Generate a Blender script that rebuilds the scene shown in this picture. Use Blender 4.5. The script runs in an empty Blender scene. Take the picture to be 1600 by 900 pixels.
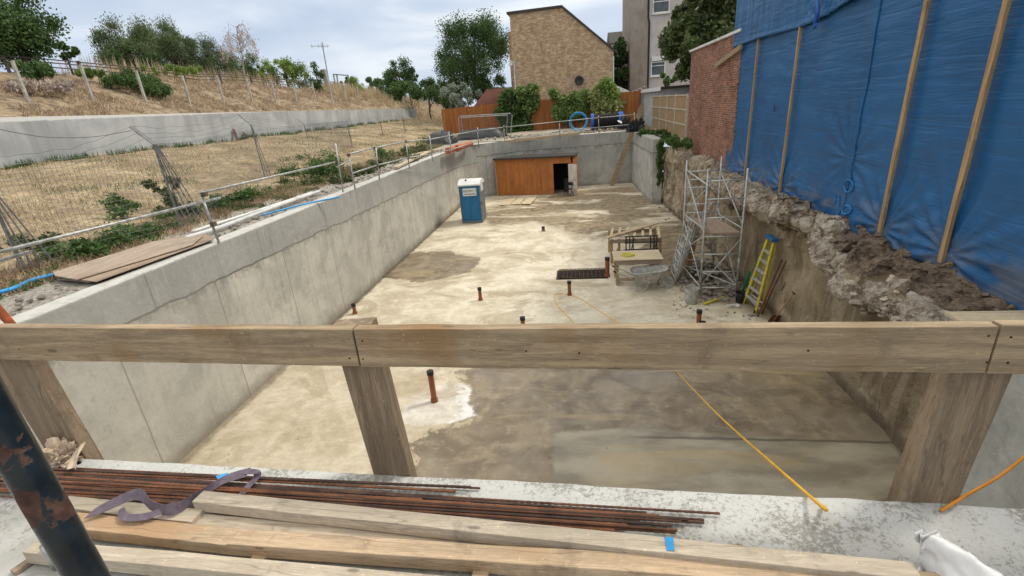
import bpy, math, random
import numpy as np
from mathutils import Vector, Matrix, noise as mn
random.seed(7); rng=np.random.default_rng(7)
R=math.radians
sc=bpy.context.scene
# ------------------------------------------------------------ camera (surveyed from the photograph)
F=750.0; H=5.8
def _cam():
    d=np.array([100,294,F],float); d/=np.linalg.norm(d)
    n=np.array([160,-2050,F],float); up=-n/np.linalg.norm(n)
    up-=d*np.dot(up,d); up/=np.linalg.norm(up)
    return np.array([np.cross(up,d),d,up])
MC=_cam()            # rows: world axes in camera coords (x right, y up, z fwd)
# x right = up(y) ... keep right-handed world
cd=bpy.data.cameras.new('camera'); cam=bpy.data.objects.new('camera',cd); sc.collection.objects.link(cam)
cd.sensor_width=36; cd.lens=36*F/1600; cd.clip_start=0.05; cd.clip_end=3000
rx=Vector(MC[:,0]); ry=Vector(MC[:,1]); rz=-Vector(MC[:,2])
m=Matrix.Identity(4)
for i in range(3):
    m[i][0]=rx[i]; m[i][1]=ry[i]; m[i][2]=rz[i]
m[2][3]=H
cam.matrix_world=m
sc.camera=cam
sc.render.resolution_x=1024; sc.render.resolution_y=576
sc.view_settings.view_transform='Standard'; sc.view_settings.look='None'; sc.view_settings.gamma=1
sc.view_settings.exposure=EXPO if 'EXPO' in globals() else 0.46
# ------------------------------------------------------------ world: Nishita daylight under broken overcast
SUN_EL=R(52); SUN_AZ=R(62)     # azimuth from +Y towards +X
w=bpy.data.worlds.new('World'); sc.world=w; w.use_nodes=True
nt=w.node_tree; N=nt.nodes; L=nt.links; N.clear()
out=N.new('ShaderNodeOutputWorld'); bg=N.new('ShaderNodeBackground'); bg.inputs[1].default_value=0.1
sky=N.new('ShaderNodeTexSky'); sky.sky_type='NISHITA'; sky.sun_disc=False; sky.sun_elevation=SUN_EL; sky.sun_rotation=SUN_AZ
tc=N.new('ShaderNodeTexCoord'); mp=N.new('ShaderNodeMapping'); mp.inputs['Scale'].default_value=(1.0,1.0,4.5)
L.new(tc.outputs['Generated'],mp.inputs[0])
n1=N.new('ShaderNodeTexNoise'); n1.inputs['Scale'].default_value=2.3; n1.inputs['Detail'].default_value=7; n1.inputs['Roughness'].default_value=.5; n1.inputs['Distortion'].default_value=.5
L.new(mp.outputs[0],n1.inputs['Vector'])
cr=N.new('ShaderNodeValToRGB'); e=cr.color_ramp.elements
e[0].position=.34; e[0].color=(3.9,4.65,5.8,1); e[1].position=.68; e[1].color=(7.1,7.4,7.7,1)
k=e.new(.5); k.color=(4.85,5.5,6.5,1)
L.new(n1.outputs['Fac'],cr.inputs[0])
# overcast luminance: brighter towards the zenith
sx=N.new('ShaderNodeSeparateXYZ'); L.new(tc.outputs['Generated'],sx.inputs[0])
mr=N.new('ShaderNodeMapRange'); L.new(sx.outputs['Z'],mr.inputs[0]); mr.inputs[1].default_value=.3; mr.inputs[2].default_value=1; mr.inputs[3].default_value=1; mr.inputs[4].default_value=1.35
hz=N.new('ShaderNodeMapRange'); L.new(sx.outputs['Z'],hz.inputs[0]); hz.inputs[1].default_value=.35; hz.inputs[2].default_value=.75
hm=N.new('ShaderNodeMixRGB'); L.new(hz.outputs[0],hm.inputs[0]); L.new(cr.outputs[0],hm.inputs[1]); hm.inputs[2].default_value=(8.2,7.9,7.3,1)
vm=N.new('ShaderNodeVectorMath'); vm.operation='SCALE'; L.new(hm.outputs[0],vm.inputs[0]); L.new(mr.outputs[0],vm.inputs['Scale'])
mx=N.new('ShaderNodeMixRGB'); mx.inputs[0].default_value=.93; L.new(sky.outputs[0],mx.inputs[1]); L.new(vm.outputs[0],mx.inputs[2])
L.new(mx.outputs[0],bg.inputs[0]); L.new(bg.outputs[0],out.inputs[0])
sd=bpy.data.lights.new('sun','SUN'); sd.energy=1.5; sd.angle=R(10); sd.color=(1,.93,.82)
so=bpy.data.objects.new('sun',sd); sc.collection.objects.link(so)
sdir=Vector((math.sin(SUN_AZ)*math.cos(SUN_EL),math.cos(SUN_AZ)*math.cos(SUN_EL),math.sin(SUN_EL)))
so.rotation_euler=sdir.to_track_quat('Z','Y').to_euler()

# ------------------------------------------------------------ survey helper: ray through a photo pixel met with a plane of the site
def P(px,py,z=None,x=None,y=None):
    v=MC@np.array([px-800,450-py,F])
    k=(z-H)/v[2] if z is not None else (x/v[0] if x is not None else y/v[1])
    return Vector((v[0]*k,v[1]*k,v[2]*k+H))
def above(b,px,py):
    """height of photo point (px,py) standing plumb over ground point b"""
    v=MC@np.array([px-800,450-py,F]); k=math.hypot(b[0],b[1])/math.hypot(v[0],v[1])
    return Vector((b[0],b[1],v[2]*k+H))
def mpp(p):
    q=np.array([p[0],p[1],p[2]-H]); return float(np.dot(q,np.array([MC[0][2],MC[1][2],MC[2][2]])))/F
def fbm(x,y=0,z=0,o=4):
    return mn.fractal(Vector((x,y,z)),1.0,2.0,o)
# ------------------------------------------------------------ mesh builder
class MB:
    def __init__(s): s.v=[]; s.f=[]
    def add(s,vs,fs):
        o=len(s.v); s.v+= [tuple(v) for v in vs]; s.f+=[tuple(i+o for i in f) for f in fs]; return s
    def box(s,x0,x1,y0,y1,z0,z1):
        return s.add([(x0,y0,z0),(x1,y0,z0),(x1,y1,z0),(x0,y1,z0),(x0,y0,z1),(x1,y0,z1),(x1,y1,z1),(x0,y1,z1)],
          [(3,2,1,0),(4,5,6,7),(0,1,5,4),(1,2,6,5),(2,3,7,6),(3,0,4,7)])
    def bar(s,p,q,w,h,up=(0,0,1),seg=1,wob=0):
        """box from p to q, width w (sideways), height h (along up), centred"""
        p=Vector(p);q=Vector(q);d=(q-p).normalized();u=Vector(up);u=(u-d*u.dot(d)).normalized();r=d.cross(u)
        vs=[];fs=[]
        for i in range(seg+1):
            c=p.lerp(q,i/seg)
            if wob: c=c+r*random.uniform(-wob,wob)+u*random.uniform(-wob,wob)
            for a,b in((-1,-1),(1,-1),(1,1),(-1,1)): vs.append(c+r*a*w/2+u*b*h/2)
        for i in range(seg):
            o=i*4
            for j in range(4): fs.append((o+j,o+(j+1)%4,o+4+(j+1)%4,o+4+j))
        fs.append((3,2,1,0)); o=seg*4; fs.append((o,o+1,o+2,o+3))
        return s.add(vs,fs)
    def tube(s,pts,r,n=8,caps=True,rr=None):
        pts=[Vector(p) for p in pts]; vs=[];fs=[]
        ref=None
        for i,p in enumerate(pts):
            a=pts[max(i-1,0)];b=pts[min(i+1,len(pts)-1)];d=(b-a).normalized()
            if ref is None: ref=Vector((0,0,1)) if abs(d.z)<.9 else Vector((1,0,0))
            u=(ref-d*ref.dot(d)).normalized(); ref=u; w_=d.cross(u)
            R_=rr[i] if rr else r
            for j in range(n):
                t=2*math.pi*j/n; vs.append(p+u*math.cos(t)*R_+w_*math.sin(t)*R_)
        for i in range(len(pts)-1):
            for j in range(n): fs.append((i*n+j,i*n+(j+1)%n,(i+1)*n+(j+1)%n,(i+1)*n+j))
        if caps:
            fs.append(tuple(range(n-1,-1,-1))); o=(len(pts)-1)*n; fs.append(tuple(range(o,o+n)))
        return s.add(vs,fs)
    def grid(s,fn,nu,nv,flip=False):
        vs=[fn(i/nu,j/nv) for j in range(nv+1) for i in range(nu+1)]
        fs=[]
        for j in range(nv):
            for i in range(nu):
                a=j*(nu+1)+i; q=(a,a+1,a+nu+2,a+nu+1); fs.append(q[::-1] if flip else q)
        return s.add(vs,fs)
    def prism(s,poly,ax,a,b):
        """poly of 2D points extruded along axis ax ('x','y','z') from a to b"""
        n=len(poly)
        def V(u,v,t): return {'x':(t,u,v),'y':(u,t,v),'z':(u,v,t)}[ax]
        vs=[V(u,v,a) for u,v in poly]+[V(u,v,b) for u,v in poly]
        fs=[tuple(range(n-1,-1,-1)),tuple(range(n,2*n))]+[(i,(i+1)%n,n+(i+1)%n,n+i) for i in range(n)]
        return s.add(vs,fs)
    def rock(s,c,r,sq=.7):
        import itertools
        a=random.random()*6;vs=[]
        t=(1+5**.5)/2
        for v in [(-1,t,0),(1,t,0),(-1,-t,0),(1,-t,0),(0,-1,t),(0,1,t),(0,-1,-t),(0,1,-t),(t,0,-1),(t,0,1),(-t,0,-1),(-t,0,1)]:
            k=r/1.9*random.uniform(.7,1.3); x,y,z=v
            vs.append((c[0]+(x*math.cos(a)-y*math.sin(a))*k,c[1]+(x*math.sin(a)+y*math.cos(a))*k,c[2]+z*k*sq))
        return s.add(vs,[(0,11,5),(0,5,1),(0,1,7),(0,7,10),(0,10,11),(1,5,9),(5,11,4),(11,10,2),(10,7,6),(7,1,8),(3,9,4),(3,4,2),(3,2,6),(3,6,8),(3,8,9),(4,9,5),(2,4,11),(6,2,10),(8,6,7),(9,8,1)])
    def build(s,name,mat,parent=None,smooth=False,bevel=0,solid=0):
        me=bpy.data.meshes.new(name)
        off=Vector((0,0,0))
        if parent is not None:
            p_=parent
            while p_ is not None: off+=p_.location; p_=p_.parent
        vs=[(v[0]-off.x,v[1]-off.y,v[2]-off.z) for v in s.v]
        me.from_pydata(vs,[],s.f); me.update()
        if mat: me.materials.append(mat)
        o=bpy.data.objects.new(name,me); sc.collection.objects.link(o)
        if parent is not None: o.parent=parent
        if smooth: me.polygons.foreach_set('use_smooth',[True]*len(me.polygons))
        if bevel:
            b=o.modifiers.new('bevel','BEVEL'); b.width=bevel; b.segments=2; b.limit_method='ANGLE'
        if solid:
            b=o.modifiers.new('solid','SOLIDIFY'); b.thickness=solid
        return o
def tag(o,label=None,cat=None,group=None,kind=None):
    if label: o['label']=label
    if cat: o['category']=cat
    if group: o['group']=group
    if kind: o['kind']=kind
    return o
def thing(name,loc,label,cat,group=None,rz=0):
    o=bpy.data.objects.new(name,None); sc.collection.objects.link(o); o.location=loc; o.rotation_euler=(0,0,rz); o.empty_display_size=.2
    return tag(o,label,cat,group)
def copy_tree(o,parent=None):
    c=o.copy(); sc.collection.objects.link(c); c.parent=parent
    for ch in list(o.children): copy_tree(ch,c)
    return c
# ------------------------------------------------------------ shader helpers
class G:
    def __init__(s,name):
        s.m=bpy.data.materials.new(name); s.m.use_nodes=True; s.t=s.m.node_tree; s.n=s.t.nodes; s.l=s.t.links
        s.b=s.n['Principled BSDF']; s.geo=s.n.new('ShaderNodeNewGeometry'); s.pos=s.geo.outputs['Position']
        s.b.inputs['Roughness'].default_value=.85
        s.b.inputs['Specular IOR Level'].default_value=.3
    def put(s,sock,v):
        if isinstance(v,(int,float,tuple,list)): 
            if isinstance(v,(tuple,list)) and len(v)==3 and sock.type=='RGBA': v=(*v,1)
            sock.default_value=v
        else: s.l.new(v,sock)
    def math(s,op,a,b=0,c=None,clamp=False):
        n=s.n.new('ShaderNodeMath'); n.operation=op; n.use_clamp=clamp; s.put(n.inputs[0],a); s.put(n.inputs[1],b)
        if c is not None: s.put(n.inputs[2],c)
        return n.outputs[0]
    def mul(s,a,b): return s.math('MULTIPLY',a,b)
    def add(s,a,b): return s.math('ADD',a,b)
    def xyz(s,v=None):
        n=s.n.new('ShaderNodeSeparateXYZ'); s.put(n.inputs[0],v or s.pos); return n.outputs
    def comb(s,x,y,z):
        n=s.n.new('ShaderNodeCombineXYZ'); s.put(n.inputs[0],x); s.put(n.inputs[1],y); s.put(n.inputs[2],z); return n.outputs[0]
    def map(s,v=None,scale=(1,1,1),rot=(0,0,0),loc=(0,0,0)):
        n=s.n.new('ShaderNodeMapping'); s.put(n.inputs[0],v or s.pos); n.inputs['Scale'].default_value=scale; n.inputs['Rotation'].default_value=rot; n.inputs['Location'].default_value=loc; return n.outputs[0]
    def obj(s):
        n=s.n.new('ShaderNodeTexCoord'); return n.outputs['Object']
    def noise(s,scale,detail=4,v=None,rough=.55,dist=0):
        n=s.n.new('ShaderNodeTexNoise'); s.put(n.inputs['Vector'],v or s.pos); n.inputs['Scale'].default_value=scale; n.inputs['Detail'].default_value=detail; n.inputs['Roughness'].default_value=rough; n.inputs['Distortion'].default_value=dist; return n.outputs['Fac']
    def voro(s,scale,v=None,feat='F1'):
        n=s.n.new('ShaderNodeTexVoronoi'); s.put(n.inputs['Vector'],v or s.pos); n.inputs['Scale'].default_value=scale; n.feature=feat; return n.outputs[0]
    def step(s,v,lo,hi,a=0.,b=1.):
        n=s.n.new('ShaderNodeMapRange'); n.interpolation_type='SMOOTHSTEP'; s.put(n.inputs[0],v); n.inputs[1].default_value=lo; n.inputs[2].default_value=hi; n.inputs[3].default_value=a; n.inputs[4].default_value=b; return n.outputs[0]
    def mix(s,f,a,b,mode='MIX'):
        n=s.n.new('ShaderNodeMixRGB'); n.blend_type=mode; s.put(n.inputs[0],f); s.put(n.inputs[1],a); s.put(n.inputs[2],b); return n.outputs[0]
    def ramp(s,f,*st):
        n=s.n.new('ShaderNodeValToRGB'); s.put(n.inputs[0],f); e=n.color_ramp.elements
        while len(e)<len(st): e.new(.5)
        for i,(p,c) in enumerate(st): e[i].position=p; e[i].color=(*c,1)
        return n.outputs[0]
    def attr(s,name):
        n=s.n.new('ShaderNodeAttribute'); n.attribute_name=name; return n.outputs['Fac']
    def bump(s,h,st=.3,d=.02):
        n=s.n.new('ShaderNodeBump'); n.inputs['Strength'].default_value=st; n.inputs['Distance'].default_value=d; s.put(n.inputs['Height'],h); s.l.new(n.outputs[0],s.b.inputs['Normal'])
    def col(s,c): s.put(s.b.inputs['Base Color'],c)
    def rgh(s,c): s.put(s.b.inputs['Roughness'],c)
    def line(s,v,c,wd):
        """1 on a thin line where v is near c"""
        return s.step(s.math('ABSOLUTE',s.add(v,-c) if isinstance(c,(int,float)) else s.math('SUBTRACT',v,c)),wd*.4,wd,1,0)
def plain(name,c,rough=.6,var=.25,scale=6,metal=0,spec=.3,dirt=None):
    g=G(name); g.b.inputs['Metallic'].default_value=metal; g.b.inputs['Specular IOR Level'].default_value=spec
    n=g.noise(scale,5); lo=tuple(x*(1-var) for x in c); hi=tuple(min(1,x*(1+var)) for x in c)
    k=g.mix(g.step(n,.3,.7),lo,hi)
    if dirt: k=g.mix(g.step(g.noise(scale*.6,6,rough=.7),.5,.68),k,dirt)
    g.col(k); g.rgh(g.step(n,.3,.7,rough*.85,min(1,rough*1.15))); g.bump(g.noise(scale*6,4),.15,.005)
    return g.m
def concrete(name,axis='y',pour=2.72,base=(.43,.42,.385),lower=(.50,.475,.42),joint=2.45,dark=.0):
    g=G(name); x,y,z=g.xyz(); u={'x':x,'y':y}[axis]
    big=g.noise(.55,5,dist=.6); med=g.noise(2.6,6,rough=.65)
    c=g.mix(g.step(big,.36,.66),tuple(v*.86 for v in base),tuple(v*1.1 for v in base))
    low=g.mix(g.step(g.noise(.8,4,dist=1),.35,.65),tuple(v*.84 for v in lower),tuple(v*1.12 for v in lower))
    wob=g.add(g.mul(g.noise(1.1,4),.22),pour-.11)
    if axis=='y' and joint: wob=g.add(wob,g.mul(g.add(y,-8),-.02))
    wob=g.add(wob,g.mul(g.noise(9,3),.04))
    isup=g.step(g.math('SUBTRACT',z,wob),-.01,.01)
    k=g.mix(isup,low,c)
    # vertical water streaks and mottling
    sv=g.map(scale=(4,4,.16)); st=g.noise(1.4,5,v=sv,rough=.6)
    k=g.mix(g.mul(g.step(st,.52,.72),.28),k,(.24,.235,.21))
    sv2=g.map(scale=(9,9,.4)); st2=g.noise(1.2,4,v=sv2)
    k=g.mix(g.mul(g.step(st2,.56,.74),.35),k,(.62,.61,.56))
    k=g.mix(g.mul(g.step(med,.48,.7),.32),k,(.27,.26,.22))
    fn=g.noise(7,8,rough=.8,dist=.4); k=g.mix(g.mul(g.step(fn,.52,.66),.35),k,(.22,.215,.19)); k=g.mix(g.mul(g.step(fn,.48,.36),.3),k,(.60,.59,.54))
    sv3=g.map(scale=(1.3,1.3,.10)); dk=g.noise(1.1,3,v=sv3); k=g.mix(g.mul(g.mul(g.step(dk,.56,.66),g.step(fn,.4,.6)),.3),k,(.17,.165,.145))
    # dark crack along pour line, plus formwork joints below and above
    ln=g.line(z,wob,.030); k=g.mix(g.mul(ln,.85),k,(.13,.12,.1))
    halo=g.step(g.math('SUBTRACT',wob,z),-.02,.3,1,0); halo=g.mul(halo,g.step(g.math('SUBTRACT',wob,z),-.03,.0)); k=g.mix(g.mul(halo,g.step(g.noise(3.5,6,rough=.7),.42,.6,0,.75)),k,(.2,.19,.16))
    if joint:
        fr=g.math('FRACT',g.math('DIVIDE',g.add(u,g.mul(g.noise(3,2),.03)),joint)); j=g.line(fr,.5,.009)
        k=g.mix(g.mul(g.mul(j,.6),g.math('SUBTRACT',1,isup)),k,(.16,.155,.14))
        pid=g.math('FLOOR',g.math('DIVIDE',u,joint)); wn=g.n.new('ShaderNodeTexWhiteNoise'); wn.noise_dimensions='1D'; g.put(wn.inputs['W'],g.math('FLOOR',g.add(g.math('DIVIDE',u,joint),.5)))
        k=g.mix(g.mul(g.step(wn.outputs[0],0,1),.28),k,(.34,.33,.30))
        fr=g.math('FRACT',g.math('DIVIDE',g.add(u,.9),joint*1.3)); j=g.line(fr,.5,.007); k=g.mix(g.mul(g.mul(j,.5),isup),k,(.16,.155,.14))
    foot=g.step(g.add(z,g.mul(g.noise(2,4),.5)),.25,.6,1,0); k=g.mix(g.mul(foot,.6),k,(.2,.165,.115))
    k=g.mix(g.mul(g.step(z,3.50,3.53),g.step(g.noise(6,5,rough=.7),.3,.6,.35,1)),k,(.56,.55,.51))
    hol=g.voro(11); k=g.mix(g.mul(g.step(hol,.03,.06,1,0),.6),k,(.1,.1,.09))
    g.col(k); g.rgh(.8); g.bump(g.add(g.noise(18,5),g.mul(g.noise(3,3),.8)),.35,.02)
    return g.m
def wood(name,c,dk=.55,ax='x',rough=.85,scale=1.,stain=None,knots=True):
    """weathered timber; grain runs along the object's local axis ax"""
    g=G(name); o=g.pos
    s={'x':(.35,6,6),'y':(6,.35,6),'z':(6,6,.35)}[ax]; s=tuple(v*scale for v in s)
    gr=g.noise(3.2,6,v=g.map(o,s),rough=.6,dist=.5); fine=g.noise(30,4,v=g.map(o,s),rough=.7)
    k=g.mix(g.step(gr,.32,.68),tuple(v*dk for v in c),c)
    k=g.mix(g.mul(g.step(fine,.5,.68),.5),k,tuple(v*.45 for v in c)); k=g.mix(g.mul(g.step(fine,.48,.34),.35),k,tuple(min(1,v*1.35) for v in c))
    k=g.mix(g.mul(g.step(g.noise(1.7,5,v=o),.45,.7),.5),k,tuple(v*.62 for v in c))
    if stain: k=g.mix(g.mul(g.step(g.noise(.9,4,v=o,rough=.6),.52,.66),.7),k,stain)
    if knots:
        kn=g.voro(3.1,v=g.map(o,{'x':(.6,2,2),'y':(2,.6,2),'z':(2,2,.6)}[ax])); k=g.mix(g.mul(g.step(kn,.05,.09,1,0),.8),k,tuple(v*.3 for v in c))
    k=g.mix(g.mul(g.line(g.math('FRACT',g.mul(gr,5)),.5,.06),.3),k,tuple(v*.4 for v in c))
    k=g.mix(g.mul(g.step(g.noise(2.3,6,v=o,rough=.75),.55,.68),.6),k,tuple(v*.42 for v in c)); k=g.mix(g.mul(g.step(g.noise(34,6,v=o,rough=.8),.6,.68),.5),k,tuple(min(1,v*1.7) for v in c))
    ck=g.line(g.noise(1.5,3,v=g.map(o,{'x':(.25,3,5),'y':(3,.25,5),'z':(3,5,.25)}[ax])),.5,.006); k=g.mix(g.mul(ck,.35),k,tuple(v*.2 for v in c))
    g.col(k); g.rgh(rough); g.bump(g.add(gr,g.add(g.mul(fine,.5),g.mul(ck,-.7))),.4,.008)
    return g.m
def leafmat(name,c1,c2,tr=.25):
    g=G(name); n=g.noise(1.1,3); f=g.noise(23,2)
    n0=g.noise(.28,2); k=g.mix(g.step(n,.35,.65),c1,c2); k=g.mix(g.mul(g.step(n0,.4,.6),.35),k,tuple(v*1.5 for v in c2)); k=g.mix(g.mul(g.step(f,.35,.7),.55),k,tuple(min(1,v*1.7) for v in c2))
    g.col(k); g.rgh(.55); g.b.inputs['Specular IOR Level'].default_value=.35
    t=g.n.new('ShaderNodeBsdfTranslucent'); g.l.new(k,t.inputs[0]); ms=g.n.new('ShaderNodeMixShader'); ms.inputs[0].default_value=tr
    g.l.new(g.b.outputs[0],ms.inputs[1]); g.l.new(t.outputs[0],ms.inputs[2]); g.l.new(ms.outputs[0],g.n['Material Output'].inputs[0])
    return g.m
def brick(name,c1,c2,mortar,axis='y',bw=.225,bh=.075,var=None):
    g=G(name); x,y,z=g.xyz(); v=g.comb(y if axis=='y' else x,z,0)
    n=g.n.new('ShaderNodeTexBrick'); g.put(n.inputs['Vector'],v); n.inputs['Scale'].default_value=1; n.inputs['Brick Width'].default_value=bw; n.inputs['Row Height'].default_value=bh; n.inputs['Mortar Size'].default_value=.007
    n.inputs['Color1'].default_value=(*c1,1); n.inputs['Color2'].default_value=(*c2,1); n.inputs['Mortar'].default_value=(*mortar,1); n.inputs['Mortar Smooth'].default_value=.2
    k=n.outputs['Color']; k=g.mix(g.mul(g.step(g.noise(1.2,5,rough=.65),.42,.7),.5),k,var or tuple(v*.5 for v in c1))
    per=g.noise(1.6,7,v=g.map(v,(1.1,3.2,1)),rough=.85); k=g.mix(g.mul(g.step(per,.5,.62),.6),k,tuple(min(1,q*1.6) for q in c2))
    k=g.mix(g.mul(g.step(g.noise(4,6,v=g.map(v,(1,3,1)),rough=.85),.54,.62),.6),k,tuple(q*.35 for q in c1))
    g.col(k); g.rgh(.9); g.bump(n.outputs['Fac'],-.3,.01)
    return g.m
# ============================================================ MATERIALS
M={}
M['conc_left']=concrete('conc_left','y',pour=2.8,base=(.37,.37,.34),lower=(.50,.48,.42))
M['conc_back']=concrete('conc_back','x',base=(.42,.42,.38),lower=(.48,.475,.43))
M['conc_slab']=None
M['weathered']=wood('weathered',(.44,.335,.215),.55,'x',stain=(.26,.15,.06))
M['weathered_post']=wood('weathered_post',(.34,.255,.17),.55,'z',stain=(.15,.1,.06))
M['fresh']=wood('fresh',(.60,.45,.30),.68,'x',stain=(.42,.25,.13))
M['fresh_pale']=wood('fresh_pale',(.62,.53,.41),.72,'x',stain=(.42,.36,.27))
M['batten']=wood('batten',(.55,.36,.18),.6,'z')
M['ply']=wood('ply',(.40,.30,.22),.7,'y',knots=False)
M['plyworn']=wood('plyworn',(.50,.40,.31),.6,'y',stain=(.33,.25,.19),knots=False)
M['plypale']=wood('plypale',(.66,.54,.36),.8,'x',knots=False)
M['shedply']=wood('shedply',(.50,.185,.05),.72,'z',scale=.35,knots=False,rough=.6)
M['galv']=plain('galv',(.42,.43,.42),.5,.3,9,.55,dirt=(.3,.27,.22))
M['alu']=plain('alu',(.50,.505,.49),.5,.25,12,.4,dirt=(.4,.38,.33))
M['rustsoft']=plain('rustsoft',(.13,.06,.038),.85,.35,6,dirt=(.20,.10,.06)); M['rustdark']=plain('rustdark',(.07,.045,.036),.8,.35,6,dirt=(.14,.08,.055)); M['rustwarm']=plain('rustwarm',(.21,.09,.045),.85,.35,6,dirt=(.10,.05,.035))
M['rustred']=plain('rustred',(.33,.085,.03),.8,.3,8)
M['black']=plain('black',(.02,.02,.022),.5,.3)
M['blackmat']=plain('blackmat',(.035,.037,.042),.55,.4)
M['white']=plain('white',(.72,.72,.70),.6,.08,4,dirt=(.5,.48,.42))
M['greyplast']=plain('greyplast',(.16,.17,.175),.5,.15)
M['pipeorange']=plain('pipeorange',(.26,.085,.04),.45,.2,dirt=(.2,.12,.08))
M['bluehose']=plain('bluehose',(.04,.3,.62),.4,.2)
M['bluecap']=plain('bluecap',(.02,.1,.42),.4,.2)
M['yellow']=plain('yellow',(.55,.47,.04),.5,.15,8,dirt=(.4,.36,.15))
M['green']=plain('green',(.02,.2,.09),.5,.2)
M['orange']=plain('orange',(.65,.25,.03),.5,.1)
M['cable']=plain('cable',(.75,.42,.04),.5,.1)
M['bucket']=plain('bucket',(.42,.41,.37),.7,.25,10,dirt=(.3,.27,.2))
M['strap']=plain('strap',(.15,.12,.15),.8,.2,30)
M['glass']=plain('glass',(.06,.075,.08),.08,.3,2,spec=.6)
M['felt']=plain('felt',(.06,.055,.05),.9,.3)
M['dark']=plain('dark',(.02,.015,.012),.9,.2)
M['bark']=plain('bark',(.10,.075,.055),.95,.4,4)
M['birchbark']=plain('birchbark',(.32,.28,.24),.9,.3,4)
M['rubble']=plain('rubble',(.27,.24,.20),.95,.4,3,dirt=(.2,.17,.12))
M['galvdark']=plain('galvdark',(.20,.20,.195),.6,.3,9,.4)
M['plastic']=plain('plastic',(.78,.78,.77),.35,.1,8)
M['tan']=plain('tan',(.50,.40,.30),.6,.25,9)
M['concpost']=plain('concpost',(.44,.42,.37),.95,.25,5,dirt=(.27,.25,.2))
M['rebarmesh']=plain('rebarmesh',(.12,.09,.07),.8,.3)
M['wire']=plain('wire',(.16,.16,.16),.6,.2,metal=.3)
# the timber that was oiled by formwork: blue-black painted scaffold tube with rust
def tubepaint():
    g=G('tubepaint'); n=g.noise(17,6,rough=.6,dist=.6); big=g.noise(8.5,3,dist=.4)
    k=g.mix(g.step(g.noise(20,3),.3,.7),(.008,.012,.016),(.018,.026,.032))
    r=g.step(g.add(g.mul(n,.5),g.mul(big,.6)),.625,.645)
    rc=g.mix(g.step(g.noise(40,4),.3,.7),(.045,.018,.012),(.12,.06,.04))
    k=g.mix(r,k,rc); pale=g.step(g.noise(30,3),.72,.76); k=g.mix(g.mul(pale,.7),k,(.3,.28,.22))
    g.col(k); g.rgh(g.step(r,0,1,.28,.9)); g.b.inputs['Specular IOR Level'].default_value=.5
    g.bump(g.add(g.noise(60,3),g.mul(r,-1)),.35,.003); return g.m
M['tubepaint']=tubepaint()
def slabmat():
    g=G('slab_concrete'); x,y,z=g.xyz()
    k=g.mix(g.step(g.noise(1.3,5,dist=.6),.35,.65),(.36,.355,.325),(.52,.515,.485))
    edge=g.step(g.add(y,g.mul(g.noise(3,4),.25)),1.95,2.35)   # laitance-whitened strip by the edge
    k=g.mix(g.mul(edge,.6),k,(.66,.665,.64))
    sp=g.noise(17,8,rough=.8,dist=.4); sp=g.noise(30,8,rough=.85,dist=.5); spots=g.step(g.mul(sp,g.add(.55,g.noise(2.1,3))),.535,.60)
    k=g.mix(g.mul(spots,.75),k,(.23,.215,.18))
    k=g.mix(g.mul(g.step(g.noise(45,4,rough=.7),.56,.66),.3),k,(.2,.2,.18))
    br=g.mul(g.step(g.noise(1.9,3),.56,.64),g.step(g.noise(25,5,rough=.8),.5,.56)); k=g.mix(g.mul(br,.6),k,(.26,.2,.14))
    g.col(k); g.rgh(.85); g.bump(g.add(g.noise(40,5,rough=.7),g.mul(sp,.8)),.5,.012); return g.m
M['conc_slab']=slabmat()
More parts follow.
